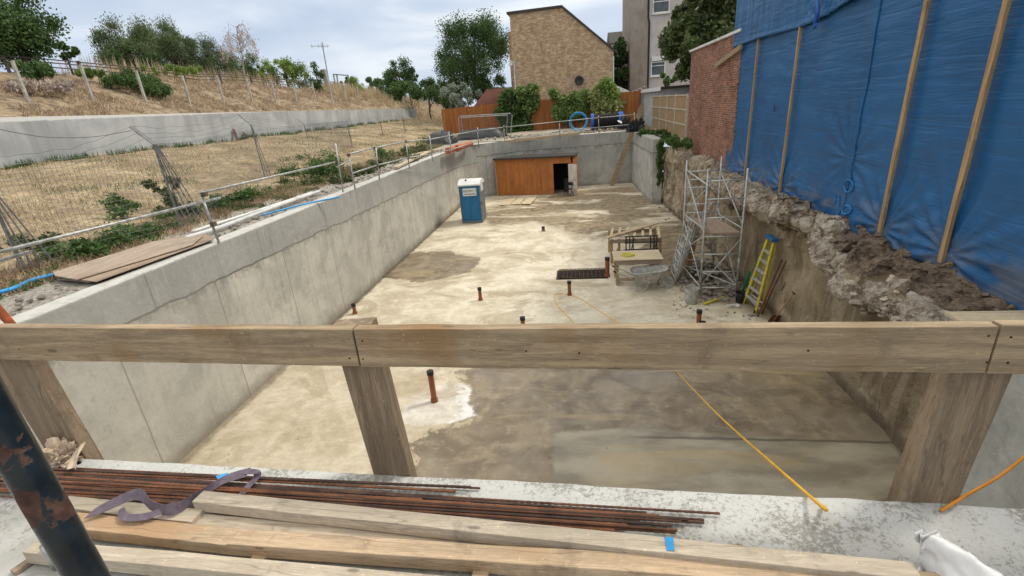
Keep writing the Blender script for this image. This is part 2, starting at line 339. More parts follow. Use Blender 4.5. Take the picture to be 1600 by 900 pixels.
def floormat():
    g=G('pit_floor'); x,y,z=g.xyz()
    n1=g.noise(.75,6,rough=.6,dist=.5); n2=g.noise(3.2,6,rough=.7); n3=g.noise(14,5,rough=.7)
    pert=g.add(g.mul(g.add(n1,-.5),1.7),g.add(g.mul(g.add(n2,-.5),.8),g.mul(g.add(n3,-.5),.25)))
    k=g.mix(g.step(n1,.36,.64),(.48,.415,.30),(.70,.64,.51))
    k=g.mix(g.mul(g.step(n2,.45,.7),.45),k,(.84,.785,.64))
    sw=g.noise(.9,5,v=g.map(scale=(.5,1.6,1),rot=(0,0,.5)),dist=1.6)
    k=g.mix(g.mul(g.line(g.math('FRACT',g.mul(sw,9)),.5,.16),.28),k,(.36,.29,.19))
    k=g.mix(g.mul(g.step(n3,.5,.7),.35),k,(.42,.34,.22)); n4=g.noise(5.5,8,rough=.8,dist=.7); k=g.mix(g.mul(g.step(n4,.53,.62),.3),k,(.45,.37,.25))
    # stains measured on site: signed distances (m) stored on the floor, edges broken by noise
    wet=g.step(g.add(g.attr('sd_wet'),pert),-.02,.05)
    wc=g.mix(g.step(g.noise(1.3,6,dist=.8),.36,.66),(.145,.108,.066),(.285,.225,.145))
    wc=g.mix(g.mul(g.step(n4,.5,.62),.45),wc,(.17,.13,.08)); wc=g.mix(g.mul(g.step(n2,.48,.72),.5),wc,(.46,.385,.27))
    wc=g.mix(g.mul(g.step(g.noise(.6,3),.5,.62),.5),wc,(.24,.20,.15))
    k=g.mix(g.mul(wet,.95),k,wc)
    rim=g.line(g.add(g.attr('sd_wet'),pert),0.0,.09); k=g.mix(g.mul(rim,.25),k,(.42,.33,.18))
    pan=g.step(g.add(g.attr('sd_panel'),g.mul(pert,.18)),-.04,.05)
    pc=g.mix(g.step(g.noise(1.1,5,v=g.map(scale=(.5,1.3,1))),.38,.62),(.23,.20,.145),(.43,.385,.285))
    k=g.mix(g.mul(pan,.8),k,pc)
    # rear wet band streaks
    rear=g.mul(g.step(g.add(g.attr('sd_rear'),g.mul(pert,1.6)),-.5,.2),g.step(g.noise(.55,6,v=g.map(scale=(.45,1,1)),dist=1.2),.38,.48))
    k=g.mix(g.mul(rear,.92),k,g.mix(g.step(n2,.4,.6),(.15,.11,.06),(.30,.235,.145)))
    soil=g.step(g.add(g.attr('sd_soil'),g.mul(pert,.8)),-.15,.3); k=g.mix(g.mul(soil,.85),k,g.mix(g.step(n3,.35,.65),(.14,.105,.07),(.27,.205,.135)))
    wh=g.step(g.add(g.attr('sd_white'),g.mul(pert,.32)),-.05,.05); k=g.mix(g.mul(wh,.9),k,g.mix(g.step(n2,.35,.65),(.66,.64,.58),(.83,.83,.81)))
    sc2=g.step(g.noise(.42,7,v=g.map(scale=(.6,1,1),loc=(3,1,0)),rough=.65,dist=1.4),.54,.585); k=g.mix(g.mul(g.mul(sc2,.55),g.math('SUBTRACT',1,wet)),k,(.33,.265,.165))
    yl=g.step(g.noise(.8,5,v=g.map(scale=(.3,1.5,1)),dist=.8),.55,.66); k=g.mix(g.mul(g.mul(yl,wet),.55),k,(.44,.34,.185))
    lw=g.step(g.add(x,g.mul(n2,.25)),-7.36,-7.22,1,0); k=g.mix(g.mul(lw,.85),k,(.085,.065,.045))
    nd=g.mul(g.step(y,13,8.5),g.step(n1,.2,.6,1,.75)); nd=g.mul(nd,g.math('SUBTRACT',1,wet)); k=g.mix(g.mul(nd,.62),k,g.mix(g.step(n2,.35,.65),(.36,.30,.205),(.50,.43,.31)))
    sp=g.voro(2.2); k=g.mix(g.mul(g.step(g.add(sp,g.mul(n3,.06)),.09,.07),.55),k,(.13,.10,.07))
    # day joint across the floor
    jl=g.line(g.add(y,g.mul(g.noise(1.3,4),.12)),7.42,.045); jl=g.mul(jl,g.step(x,.6,1.3)); k=g.mix(g.mul(jl,.75),k,(.10,.085,.06))
    for c in (12.2,17.9,24.1): k=g.mix(g.mul(g.mul(g.line(g.add(y,g.mul(x,.05)),c,.012),.35),1),k,(.2,.17,.12))
    g.col(k)
    g.rgh(g.mix(wet,(.8,.8,.8),g.mix(g.step(g.noise(.9,4),.42,.58),(.42,.42,.42),(.16,.16,.16))))
    g.b.inputs['Specular IOR Level'].default_value=.4
    g.bump(g.mul(g.add(n3,g.mul(n2,1.2)),g.math('SUBTRACT',1,g.mul(wet,.8))),.3,.02); return g.m
M['floor']=floormat()
def groundmat():
    g=G('ground'); x,y,z=g.xyz()
    n=g.noise(.5,6,rough=.6); f=g.noise(6,6,rough=.7); st=g.noise(7,5,v=g.map(scale=(1.6,.7,2)),rough=.7)
    k=g.mix(g.step(n,.35,.65),(.27,.20,.12),(.50,.40,.25))
    k=g.mix(g.mul(g.step(f,.45,.62),.75),k,(.155,.11,.07)); k=g.mix(g.mul(g.step(g.noise(1.4,6,rough=.7),.5,.6),.5),k,(.20,.15,.10))
    k=g.mix(g.mul(g.step(st,.55,.7),.5),k,(.58,.48,.30))
    k=g.mix(g.mul(g.step(g.noise(.9,5),.60,.70),.5),k,(.12,.13,.04))
    # far bank (beyond the retaining wall): redder, stalky
    bank=g.step(x,-22.9,-23.1); bc=g.mix(g.step(g.noise(1.6,6,rough=.75,dist=.5),.40,.60),(.11,.08,.055),(.38,.285,.185)); k=g.mix(g.mul(bank,.8),k,bc)
    # rubble made ground along the pit
    gv=g.step(g.add(x,g.mul(g.noise(1.5,3),1.6)),-9.3,-8.7); gvc=g.mix(g.step(g.noise(16,5,rough=.8),.4,.6),(.20,.18,.15),(.45,.42,.37)); k=g.mix(gv,k,gvc)
    lt=g.mul(g.step(g.add(x,g.mul(g.noise(1.1,4),2)),-10.2,-9.4),g.math('SUBTRACT',1,gv)); k=g.mix(g.mul(lt,.85),k,g.mix(g.step(f,.4,.6),(.06,.042,.028),(.20,.14,.09)))
    by=g.mul(g.step(y,30,33),g.step(x,-9,-8)); k=g.mix(g.mul(by,.7),k,g.mix(g.step(f,.4,.6),(.28,.22,.15),(.47,.41,.31)))
    rt=g.step(x,4,4.4); k=g.mix(g.mul(rt,.9),k,g.mix(g.step(f,.4,.6),(.13,.095,.06),(.26,.2,.14)))
    g.col(k); g.rgh(.95); g.bump(g.add(f,g.mul(g.noise(30,4),.6)),.8,.05); return g.m
M['ground']=groundmat()
def earthmat():
    g=G('earth_cut'); x,y,z=g.xyz()
    n=g.noise(.8,6,dist=.8); f=g.noise(5,6,rough=.7); v=g.noise(1.2,5,v=g.map(scale=(3,2.2,.5)),dist=.8)
    k=g.mix(g.step(n,.35,.65),(.25,.19,.115),(.42,.335,.22))
    k=g.mix(g.mul(g.step(v,.5,.65),.6),k,(.50,.42,.30))
    k=g.mix(g.mul(g.step(v,.32,.42,1,0),.5),k,(.10,.07,.045))
    k=g.mix(g.mul(g.step(f,.55,.72),.4),k,(.44,.37,.27))
    k=g.mix(g.mul(g.step(g.noise(1.1,6,v=g.map(scale=(1,1.6,.45)),rough=.7,dist=.4),.56,.64),.45),k,(.13,.09,.055)); k=g.mix(g.mul(g.step(g.noise(17,5,rough=.8),.62,.66),.5),k,(.5,.43,.33)); k=g.mix(g.mul(g.step(g.noise(3,5,v=g.map(scale=(1,1,.35),rot=(.5,0,0)),dist=.5),.62,.68),.5),k,(.62,.55,.43))
    # broken concrete crust along the top, its fractured lip pale
    lip=g.step(g.add(g.attr('lip'),g.mul(g.add(g.noise(2.5,7,rough=.75),-.5),2.2)),.35,.6)
    cc=g.mix(g.step(g.noise(9,6,rough=.75),.42,.58),(.20,.155,.11),(.56,.48,.39)); k=g.mix(lip,k,cc)
    top=g.step(g.add(g.attr('crust'),g.mul(g.add(f,-.5),1.)),.35,.6)
    tcx=g.mix(g.step(g.noise(7,7,rough=.8),.38,.62),(.10,.07,.048),(.30,.225,.16)); tcx=g.mix(g.step(g.add(y,g.mul(f,3)),10.5,13),tcx,g.mix(g.step(g.noise(6,6,rough=.8),.4,.6),(.2,.15,.1),(.5,.42,.33))); tcx=g.mix(g.mul(g.step(g.noise(13,4,rough=.8),.62,.66),.8),tcx,(.5,.42,.33))
    k=g.mix(top,k,tcx)
    wall=g.mul(g.step(g.add(y,g.mul(n,4)),19,22),g.step(f,.35,.6)); k=g.mix(g.mul(wall,.75),k,g.mix(g.step(g.noise(2.2,6,v=g.map(scale=(1,1,.35)),rough=.7),.42,.58),(.17,.13,.085),(.58,.51,.38)))
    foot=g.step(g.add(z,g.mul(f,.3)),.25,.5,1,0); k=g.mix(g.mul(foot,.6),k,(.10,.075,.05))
    g.col(k); g.rgh(.95); g.bump(g.add(g.noise(9,7,rough=.75),g.mul(f,1.2)),.9,.08); return g.m
M['earth']=earthmat()
def tarpmat():
    g=G('tarp_blue'); g.rgh(.42); g.b.inputs['Specular IOR Level'].default_value=.45
    n=g.noise(.7,4); d=g.noise(1.2,6,v=g.map(scale=(1,.5,2)),rough=.65)
    k=g.mix(g.step(n,.3,.7),(.006,.088,.235),(.010,.112,.29))
    k=g.mix(g.mul(g.step(d,.52,.72),.15),k,(.025,.12,.26))
    x,y,z=g.xyz(); dust=g.mul(g.step(g.add(z,g.mul(d,.9)),3.6,4.3,1,0),g.step(g.noise(1.4,5,v=g.map(scale=(1,1.4,3))),.42,.62)); k=g.mix(g.mul(dust,.6),k,(.17,.16,.15))
    g.col(k)
    w1=g.noise(1.3,5,v=g.map(scale=(1,.4,2.6),rot=(.13,0,0)),dist=1.1); w2=g.noise(5,4,v=g.map(scale=(1,.35,2.2),rot=(-.1,0,0)),dist=.5)
    r1=g.math('ABSOLUTE',g.add(g.noise(1.6,4,v=g.map(scale=(1,.16,2.2),rot=(.10,0,0)),dist=.35),-.5)); r2=g.math('ABSOLUTE',g.add(g.noise(2.6,3,v=g.map(scale=(1,.2,2.6),rot=(.16,0,0)),dist=.5),-.5))
    g.bump(g.add(g.mul(g.math('POWER',r1,.6),1.1),g.mul(g.math('POWER',r2,.6),.5)),.42,.05); return g.m
M['tarp']=tarpmat()
def retmat():
    g=G('retaining_concrete'); x,y,z=g.xyz()
    k=g.mix(g.step(g.noise(.6,4,dist=.5),.35,.65),(.36,.37,.37),(.48,.49,.485))
    s=g.noise(1,5,v=g.map(scale=(1,1.6,.12)),rough=.6); k=g.mix(g.mul(g.step(s,.48,.68),.55),k,(.27,.275,.27))
    s=g.noise(1,5,v=g.map(scale=(1,5,.3)),rough=.7); dr=g.mul(g.step(s,.60,.70),g.step(z,5.6,6.6)); k=g.mix(g.mul(dr,.6),k,(.12,.12,.11))
    k=g.mix(g.mul(g.step(g.add(z,g.mul(g.noise(3,4),.12)),6.72,6.78),1),k,(.7,.7,.67))
    g.col(k); g.rgh(.9); g.bump(g.noise(12,4),.2,.02); return g.m
M['ret']=retmat()
M['brick_red']=brick('brick_red',(.15,.058,.034),(.33,.14,.085),(.36,.32,.27),'y')
M['brick_yellow']=brick('brick_yellow',(.33,.20,.11),(.58,.43,.26),(.46,.40,.31),'x',.23,.085,var=(.24,.12,.07))
M['render']=plain('render',(.36,.31,.26),.95,.12,1.2,dirt=(.28,.235,.19))
M['render_light']=plain('render_light',(.52,.48,.44),.95,.1,1.2)
M['paintwall']=plain('paintwall',(.42,.43,.44),.9,.12,2,dirt=(.3,.3,.3))
M['tile']=None
def tilemat(name,c,ax='x'):
    g=G(name); x,y,z=g.xyz(); v=g.comb(x if ax=='x' else y,z,0)
    n=g.n.new('ShaderNodeTexBrick'); g.put(n.inputs['Vector'],v); n.inputs['Scale'].default_value=1; n.inputs['Brick Width'].default_value=.3; n.inputs['Row Height'].default_value=.17; n.inputs['Mortar Size'].default_value=.015
    n.inputs['Color1'].default_value=(*c,1); n.inputs['Color2'].default_value=(*[q*.75 for q in c],1); n.inputs['Mortar'].default_value=(*[q*.35 for q in c],1)
    g.col(g.mix(g.mul(g.step(g.noise(2,5),.4,.7),.4),n.outputs['Color'],tuple(q*.55 for q in c))); g.bump(n.outputs['Fac'],-.5,.03); return g.m
M['tile_red']=tilemat('tile_red',(.22,.09,.07)); M['tile_grey']=tilemat('tile_grey',(.10,.09,.085))
def fencemat():
    g=G('fence_orange'); x,y,z=g.xyz(); u=g.math('DIVIDE',x,.125)
    wn=g.n.new('ShaderNodeTexWhiteNoise'); wn.noise_dimensions='1D'; g.put(wn.inputs['W'],g.math('FLOOR',u))
    k=g.mix(wn.outputs[0],(.33,.12,.035),(.46,.19,.06)); k=g.mix(g.mul(g.step(g.noise(2,5,v=g.map(scale=(3,1,.6))),.4,.7),.5),k,(.22,.075,.025))
    k=g.mix(g.mul(g.line(g.math('FRACT',u),.5,.12),.6),k,(.10,.035,.012)); g.col(k); g.rgh(.85); return g.m
M['fence_orange']=fencemat()
M['panelwood']=wood('panelwood',(.42,.29,.16),.7,'z',knots=False)
M['paleframe']=plain('paleframe',(.50,.45,.35),.9,.2)
LF={}
LF['dark']=leafmat('leaf_dark',(.03,.065,.02),(.07,.125,.035))
LF['mid']=leafmat('leaf_mid',(.04,.08,.02),(.085,.145,.04))
LF['bright']=leafmat('leaf_bright',(.10,.16,.03),(.20,.28,.06))
LF['willow']=leafmat('leaf_willow',(.06,.085,.035),(.11,.15,.06))
LF['silver']=leafmat('leaf_silver',(.13,.16,.12),(.25,.28,.22))
LF['ivy']=leafmat('leaf_ivy',(.065,.12,.03),(.17,.24,.07))
LF['ivylight']=leafmat('leaf_ivylight',(.14,.19,.06),(.34,.36,.14))
LF['olive']=leafmat('leaf_olive',(.035,.055,.018),(.085,.11,.035))
LF['straw']=leafmat('straw',(.26,.19,.11),(.50,.41,.26),.1)
LF['strawbank']=leafmat('strawbank',(.18,.125,.08),(.40,.305,.20),.1)
LF['strawdead']=leafmat('strawdead',(.10,.065,.04),(.30,.21,.13),.1)
LF['twig']=leafmat('twig',(.30,.24,.2),(.42,.35,.3),.1)

# ============================================================ SETTING
WX=-7.57; TOP=3.55
pit_path=[(WX,2.3),(WX,8),(WX,14),(WX,20),(WX,26),(WX,29.5),(-7.35,31.4),(-6.7,32.6),(-5.2,33.7),(-3.2,34.6),(-1.2,35.05),(1.5,35.25),(4.1,35.4)]
# --- pit floor
def sdf(poly,x,y):
    inside=False; d=1e9; n=len(poly); j=n-1
    for i in range(n):
        xi,yi=poly[i]; xj,yj=poly[j]
        if (yi>y)!=(yj>y) and x<(xj-xi)*(y-yi)/(yj-yi)+xi: inside=not inside
        ex,ey=xj-xi,yj-yi; t=max(0,min(1,((x-xi)*ex+(y-yi)*ey)/(ex*ex+ey*ey+1e-9)))
        d=min(d,math.hypot(x-xi-t*ex,y-yi-t*ey)); j=i
    return d if inside else -d
def fp(*pts): return [tuple(P(px,py,z=0)[:2]) for px,py in pts]
wetA=fp((640,735),(640,690),(668,668),(735,655),(738,640),(712,625),(735,598),(712,580),(790,556),(900,545),(1010,548),(1180,530),(1290,540),(1330,560),(1480,740),(1450,900),(640,900))
wetB=fp((592,432),(612,410),(648,394),(700,392),(748,402),(742,424),(690,436),(630,440))
wetC=fp((1010,360),(1075,350),(1080,420),(1040,440),(1000,400))
panel=fp((865,765),(862,672),(1000,668),(1130,678),(1390,690),(1440,760),(1300,800))
white=fp((632,640),(655,618),(700,598),(738,605),(728,630),(742,648),(700,662),(650,668),(618,655))
rear=fp((745,330),(790,318),(900,300),(985,292),(1035,320),(1075,352),(1000,372),(900,366),(840,345),(770,352))
soil=fp((1040,435),(1060,400),(1068,350),(1100,340),(1250,520),(1215,512),(1150,482),(1080,470))
ys=np.concatenate([np.arange(2.2,12,.14),np.arange(12,36.2,.25)]); xs=np.arange(-7.6,5.61,.15)
mb=MB(); vs=[];att={k:[] for k in('sd_wet','sd_panel','sd_white','sd_rear','sd_soil')}
TR=[(-.78,15.85),(1.0,15.85),(1.0,16.85),(-.78,16.85)]
for y in ys:
    for x in xs:
        vs.append((x,y,0))
        att['sd_wet'].append(max(sdf(wetA,x,y),sdf(wetB,x,y),sdf(wetC,x,y))); att['sd_panel'].append(sdf(panel,x,y)); att['sd_white'].append(sdf(white,x,y)); att['sd_rear'].append(sdf(rear,x,y)); att['sd_soil'].append(sdf(soil,x,y))
nx=len(xs); fs=[]
for j in range(len(ys)-1):
    for i in range(nx-1):
        cx=(xs[i]+xs[i+1])/2; cy=(ys[j]+ys[j+1])/2
        if -.78<cx<1.0 and 15.85<cy<16.85: continue
        a=j*nx+i; fs.append((a,a+1,a+nx+1,a+nx))
mb.add(vs,fs); o=mb.build('pit_floor',M['floor']); tag(o,kind='structure')
for k_,v_ in att.items():
    a=o.data.attributes.new(k_,'FLOAT','POINT'); a.data.foreach_set('value',v_)
# sump recess under the rebar mesh
x0=min(x for x in xs if x>-.86); 
mb=MB(); mb.box(-.95,1.1,15.7,17.05,-.42,-.4); mb.box(-.95,-.80,15.7,17.05,-.4,-.004); mb.box(1.0,1.15,15.7,17.05,-.4,-.004); mb.box(-.80,1.0,15.7,15.82,-.4,-.004); mb.box(-.80,1.0,16.9,17.05,-.4,-.004)
tag(mb.build('sump_floor',plain('wetearth',(.07,.06,.045),.6,.4)),kind='structure')

# --- pit walls (poured concrete)
def wall_along(path,thick,ztop,name,mat,side=-1,zb=-.3,step=.6):
    """wall following a plan path; inner face on the path, thickness on the given side"""
    pts=[]
    for a,b in zip(path[:-1],path[1:]):
        n=max(1,int(math.dist(a,b)/step))
        for i in range(n): pts.append((a[0]+(b[0]-a[0])*i/n,a[1]+(b[1]-a[1])*i/n))
    pts.append(path[-1]); inn=[];outp=[]
    for i,p in enumerate(pts):
        a=pts[max(0,i-1)];b=pts[min(len(pts)-1,i+1)];dx,dy=b[0]-a[0],b[1]-a[1];l=math.hypot(dx,dy)
        outp.append((p[0]-dy/l*thick*-side*-1 if False else p[0]+side*dy/l*thick,p[1]-side*dx/l*thick))
    mb=MB(); zs=[zb,.9,1.8,2.65,ztop-.02,ztop]; n=len(pts); vs=[]
    for i in range(n):
        p=pts[i];q=outp[i];zt=(ztop(p[1]) if callable(ztop) else ztop)+fbm(p[0]*2,p[1]*2,3)*.012
        for z in (zb,zt-.015): vs.append((*p,z))
        vs.append((p[0]+(q[0]-p[0])*.05,p[1]+(q[1]-p[1])*.05,zt)); vs.append((*q,zt)); vs.append((*q,zb))
    fs=[]
    for i in range(n-1):
        for j in range(4): a=i*5+j; fs.append((a,a+1,a+6,a+5))
    fs.append((0,4,3,2,1)); a=(n-1)*5; fs.append((a,a+1,a+2,a+3,a+4))
    mb.add(vs,fs); return mb.build(name,mat)
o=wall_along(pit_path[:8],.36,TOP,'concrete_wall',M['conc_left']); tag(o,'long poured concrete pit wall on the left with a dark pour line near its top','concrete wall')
o=wall_along(pit_path[7:],.36,TOP,'concrete_wall',M['conc_back']); tag(o,'poured concrete wall closing the far end of the pit behind the plywood hut','concrete wall')
mb=MB(); mb.prism([(3.78,35.2),(4.06,27.85),(4.62,27.85),(4.45,35.2)],'z',-.3,3.5); o=mb.build('concrete_wall',concrete('conc_return','y',pour=2.75,base=(.44,.44,.40),lower=(.5,.49,.45),joint=0),bevel=.02)
tag(o,'short thick concrete return wall at the far right corner of the pit, weeds on top','concrete wall')
mb=MB(); mb.box(4.98,5.3,2.0,5.75,-.3,3.0); o=mb.build('concrete_wall',concrete('conc_near','y',pour=2.6,base=(.42,.43,.40),lower=(.45,.455,.42),joint=1.3),bevel=.015)
tag(o,'pale concrete wall stub at the near right, seen beside the right guardrail post','concrete wall')
# --- platform slab we stand on
mb=MB(); 
def slabf(u,v):
    x=-8.6+u*16.2; y0=-2.5; y1=2.42-.028*(x+3.3)*1.0+fbm(x*3,0,1)*.012; y=y0+(y1-y0)*v**.6
    return (x,y,3.6+fbm(x*1.5,y*1.5,2)*.006)
mb.grid(slabf,200,40)
n0=len(mb.v); top=mb.v[-201:]; mb.add([*top,*[(x,y-.0,2.9) for x,y,z in top]],[(i,i+1,202+i,201+i) for i in range(200)])
tag(mb.build('slab_ground',M['conc_slab']),kind='structure')
mb=MB(); mb.box(-8.6,7.6,1.7,2.2,-.3,2.95); tag(mb.build('concrete_wall',M['conc_back']),'near concrete wall under the foreground slab edge, at the viewer side','concrete wall')

# --- ground sheet(s)
def zbank(x,y):
    n=fbm(x*.35,y*.35,5)*.18
    if x>-10: z=TOP-.03+ (max(0,-9-x))*.05+n*.25*min(1,max(0,(-8.2-x)))
    elif x>-22.7: t=(-10-x)/12.7; z=3.58+1.42*(t*t*(3-2*t)*.5+t*.5)+n*.6
    elif y<71 and x<-22.93: 
        t=min(1,(-22.93-x)/7.1); z=6.72+ (2.9-.010*max(0,y-20))*t**1.0+n*(1 if t>.03 else 0)
        if x<-30.1: z+=.0*(-30.1-x)
    else:
        t=min(1,max(0,(-22.7-x)/7.3)); z=5.0+(4.2-.010*(y-20))*t+n
    if y>60: z-=min(3.,(y-60)*.02)*min(1,max(0,(-8-x)/10))
    return z
XL=[-600,-400,-250,-150,-100,-70,-55,-46,-40,-36]+list(np.arange(-34,-23.2,.6))+[-22.94,-22.7]+list(np.arange(-22.2,-10,.5))+list(np.arange(-10,-7.9,.25))+[-7.9]
YL=[-60,-30,-15,-8]+list(np.arange(-4,36,.5))+list(np.arange(36,72,1))+[71.01]+list(np.arange(73,100,3))+[110,130,160,200,300,450,700]
XL=sorted(XL); YL=sorted(YL)
mb=MB(); vs=[(x,y,zbank(x,y)) for y in YL for x in XL]; nx=len(XL); fs=[]
for j in range(len(YL)-1):
    for i in range(nx-1): a=j*nx+i; fs.append((a,a+1,a+nx+1,a+nx))
mb.add(vs,fs)
# rear, right and viewer-side ground, meeting the pit
def rear_y(x): return 35.4 if x>-1 else 33.2+ (x+7.9)*.3
XR=list(np.arange(-7.9,8.2,.35))+[9,12,16,25,50,120,300,600]; YR=[0,.02,.06,.12,.2,.3,.42,.6,.8,1.]
def rr(i,t):
    x=XR[i]; y0=max(30.8,min(35.55,31.0+(x+7.9)*1.15)) if x<-4.5 else 35.5
    if x>4.5: y0=min(35.5,29-(x-4.5)*0) if x<5.2 else 29
    yy=y0+ (60-y0)*t if t<=.8 else 700
    return (x,yy,TOP-.02+fbm(x*.8,yy*.8,9)*.05)
vs=[rr(i,t) for t in YR for i in range(len(XR))]; nx=len(XR)
fs=[(j*nx+i,j*nx+i+1,(j+1)*nx+i+1,(j+1)*nx+i) for j in range(len(YR)-1) for i in range(nx-1)]
mb.add(vs,fs)
mb.add([(5.28,-60,3.12),(600,-60,3.12),(600,29.02,3.12),(5.28,29.02,3.12)],[(0,1,2,3)])
mb.add([(-8.0,-60,3.5),(5.4,-60,3.1),(5.4,1.2,3.1),(-8.0,1.2,3.5)],[(0,1,2,3)])
tag(mb.build('ground',M['ground'],smooth=True),kind='structure')

# --- earth cut with broken concrete crust on the right
def xearth(y): 
    return np.interp(y,[5,7.1,15,22,28.2],[5.22,5.18,5.05,4.9,4.66])
lipx=[0.]; 
def earthf(u,v):
    y=4.2+24.3*u**1.0; xb=float(xearth(y))
    big=fbm(y*.55,0,11,3); sm=fbm(y*1.9,v*3,12,4); far=min(1,max(0,(y-15.5)/3)); near=1-far
    crop=.5+.28*math.sin(y*1.55+1.1)+.25*big       # how far the crust juts out
    jut=near*float(np.interp(y,[4,6,8.0,8.7,8.9,9.1,10,10.4,11,12.3,12.6,14,16],[.5,.6,.72,.66,.33,.62,.55,.25,.42,.32,.15,.35,.2]))+far*.12
    zt=3.12+ far*.15*math.sin(y*1.3)
    zl=float(np.interp(y,[4,6.5,7.2,8.5,8.9,9.2,10,10.5,12,14,16,22],[2.5,2.5,2.45,2.22,2.5,2.28,2.58,2.75,2.68,2.6,2.45,2.6]))+.06*big
    prof=[(0,xb,-.1),(.10,xb-.02,.25),(.3,xb+.05,1.0),(.50,xb+.10,1.75),(.60,xb+.06,zl-.22),(.66,xb-jut*.75,zl-.10),(.71,xb-jut,zl+.08),(.77,xb-jut*.93,zl+.28),(.84,xb-jut*.55,(zl+.3+zt)/2+.06),(.92,xb+.12,zt-.02),(1.0,5.62,zt+.03)]
    k=0
    while prof[k+1][0]<v-1e-9: k+=1
    t=(v-prof[k][0])/(prof[k+1][0]-prof[k][0]); t=max(0,min(1,t))
    x=prof[k][1]+(prof[k+1][1]-prof[k][1])*t; z=prof[k][2]+(prof[k+1][2]-prof[k][2])*t
    if y<5.9: x=max(x,5.33)
    if v>.62 and v<.95: 
        cl=mn.cell(Vector((y*1.15+.3*math.sin(z*4),v*7,2))); c2=mn.cell(Vector((y*3.1,v*13,5))); x-=(cl*.22-.05)*near; z+=(c2-.5)*.10
    amp=.13 if v>.55 else .05+.08*far
    if v<.03: amp=.02
    x+=fbm(y*1.6,z*1.6,3,5)*amp*1.3; z+=fbm(y*2.1,z*1.2+7,4,5)*amp*(.9 if v>.05 else 0)
    if v>.6: z+=abs(fbm(y*5,v*9,8,3))*.07
    if v>.9: x=max(x,5.2)
    return (x,y,z)
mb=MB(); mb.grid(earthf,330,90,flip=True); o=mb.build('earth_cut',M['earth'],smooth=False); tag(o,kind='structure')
lip=[];cru=[]
for j in range(91):
    for i in range(331):
        v=j/90; y=4.2+24.3*i/330; near=1-min(1,max(0,(y-15.5)/3))
        lip.append(max(0,1-abs(v-.74)/.09)*(.5+.5*near)); cru.append((1 if v>.80 else 0)*1.0)
for nme,arr in(('lip',lip),('crust',cru)):
    a=o.data.attributes.new(nme,'FLOAT','POINT'); a.data.foreach_set('value',arr)

# broken concrete lumps and clods along the crust
def along_lip(n,rmin,rmax,v0,v1,mat,name,lab):
    mb=MB()
    for i in range(n):
        u=random.random()**1.3*(.62 if rmax>.1 else .36); v=random.uniform(v0,v1); x,y,z=earthf(u,v); r=random.uniform(rmin,rmax)*(1.0 if random.random()<.85 else 1.6)
        mb.rock((x+r*.3,y,z),r,random.uniform(.4,.8))
    tag(mb.build(name,mat),lab,'rubble',kind='stuff')
M['crustpale']=plain('crustpale',(.40,.34,.275),.95,.5,9,dirt=(.17,.125,.09))
M['clod']=plain('clod',(.17,.125,.085),1,.45,14,dirt=(.07,.05,.035))
along_lip(260,.02,.08,.66,.80,M['crustpale'],'broken_concrete','jagged pale broken concrete lumps along the lip of the earth face')
along_lip(1100,.012,.06,.82,.99,M['clod'],'soil_clods','loose dark soil clods on top of the broken ledge below the tarpaulin')

mb=MB()
def boulder(mb,c,rx,ry,rz,seed):
    def f(u,v):
        a=u*2*math.pi;b=(v-.5)*math.pi; x=math.cos(a)*math.cos(b);y=math.sin(a)*math.cos(b);z=math.sin(b)
        k=1+.30*fbm(x*1.4+seed,y*1.4,z*1.4,3)+.13*abs(fbm(x*4+seed,y*4,z*4,4))
        return (c[0]+x*rx*k,c[1]+y*ry*k,c[2]+max(-.75,min(.8,z))*rz*k)
    mb.grid(f,26,16)
yy=5.9
i=0
while yy<17:
    L_=random.uniform(.35,.85)*(1 if yy<10.5 else .7); u=(yy+L_/2-4.2)/24.3; x,y,z=earthf(u,.715); boulder(mb,(x+.17,yy+L_/2,z+.13),.24,L_*.55,.24,i*3.7); yy+=L_*.86; i+=1
M['ledge']=None
def ledgemat():
    g=G('broken_ledge'); f=g.noise(5,7,rough=.75); k=g.mix(g.step(f,.4,.6),(.30,.24,.17),(.66,.58,.47)); k=g.mix(g.mul(g.step(g.noise(19,6,rough=.8),.5,.6),.6),k,(.74,.68,.60)); k=g.mix(g.mul(g.step(g.noise(1.5,5),.54,.64),.6),k,(.17,.125,.085))
    g.col(k); g.rgh(.95); g.bump(g.add(g.noise(14,7,rough=.8),f),1.,.06); return g.m
tag(mb.build('broken_ledge',ledgemat()),'irregular pale broken concrete ledge overhanging the earth face','rubble',kind='stuff')
# ============================================================ FOREGROUND
SL=3.6
# ---- timber guardrail: boards nailed on three posts
gr=thing('timber_guardrail',(-.2,2.35,SL),'weathered timber guardrail of wide boards on three thick posts at the slab edge','guardrail')
def plank(p,q,wd,h,up,wobz=.0,seg=16):
    mb=MB(); p=Vector(p);q=Vector(q);d=(q-p).normalized();u=Vector(up);u=(u-d*u.dot(d)).normalized();r=d.cross(u); sd_=random.random()*50
    vs=[];fs=[]
    for i in range(seg+1):
        c=p.lerp(q,i/seg); t=sd_+i*.35
        for a,b in((-1,-1),(1,-1),(1,1),(-1,1)):
            vs.append(c+r*(a*wd/2+fbm(t,a*3,b)*wobz)+u*(b*h/2+fbm(t,a*3,b+9)*wobz))
    for i in range(seg):
        o=i*4
        for j in range(4): fs.append((o+j,o+(j+1)%4,o+4+(j+1)%4,o+4+j))
    fs.append((3,2,1,0)); o=seg*4; fs.append((o,o+1,o+2,o+3)); return mb.add(vs,fs)
edge=lambda x: 2.42-.028*(x+3.3)
def bp(px,py,dy=-.07):
    x=0
    for _ in range(5): p=P(px,py,y=edge(x)+dy); x=p.x
    return p
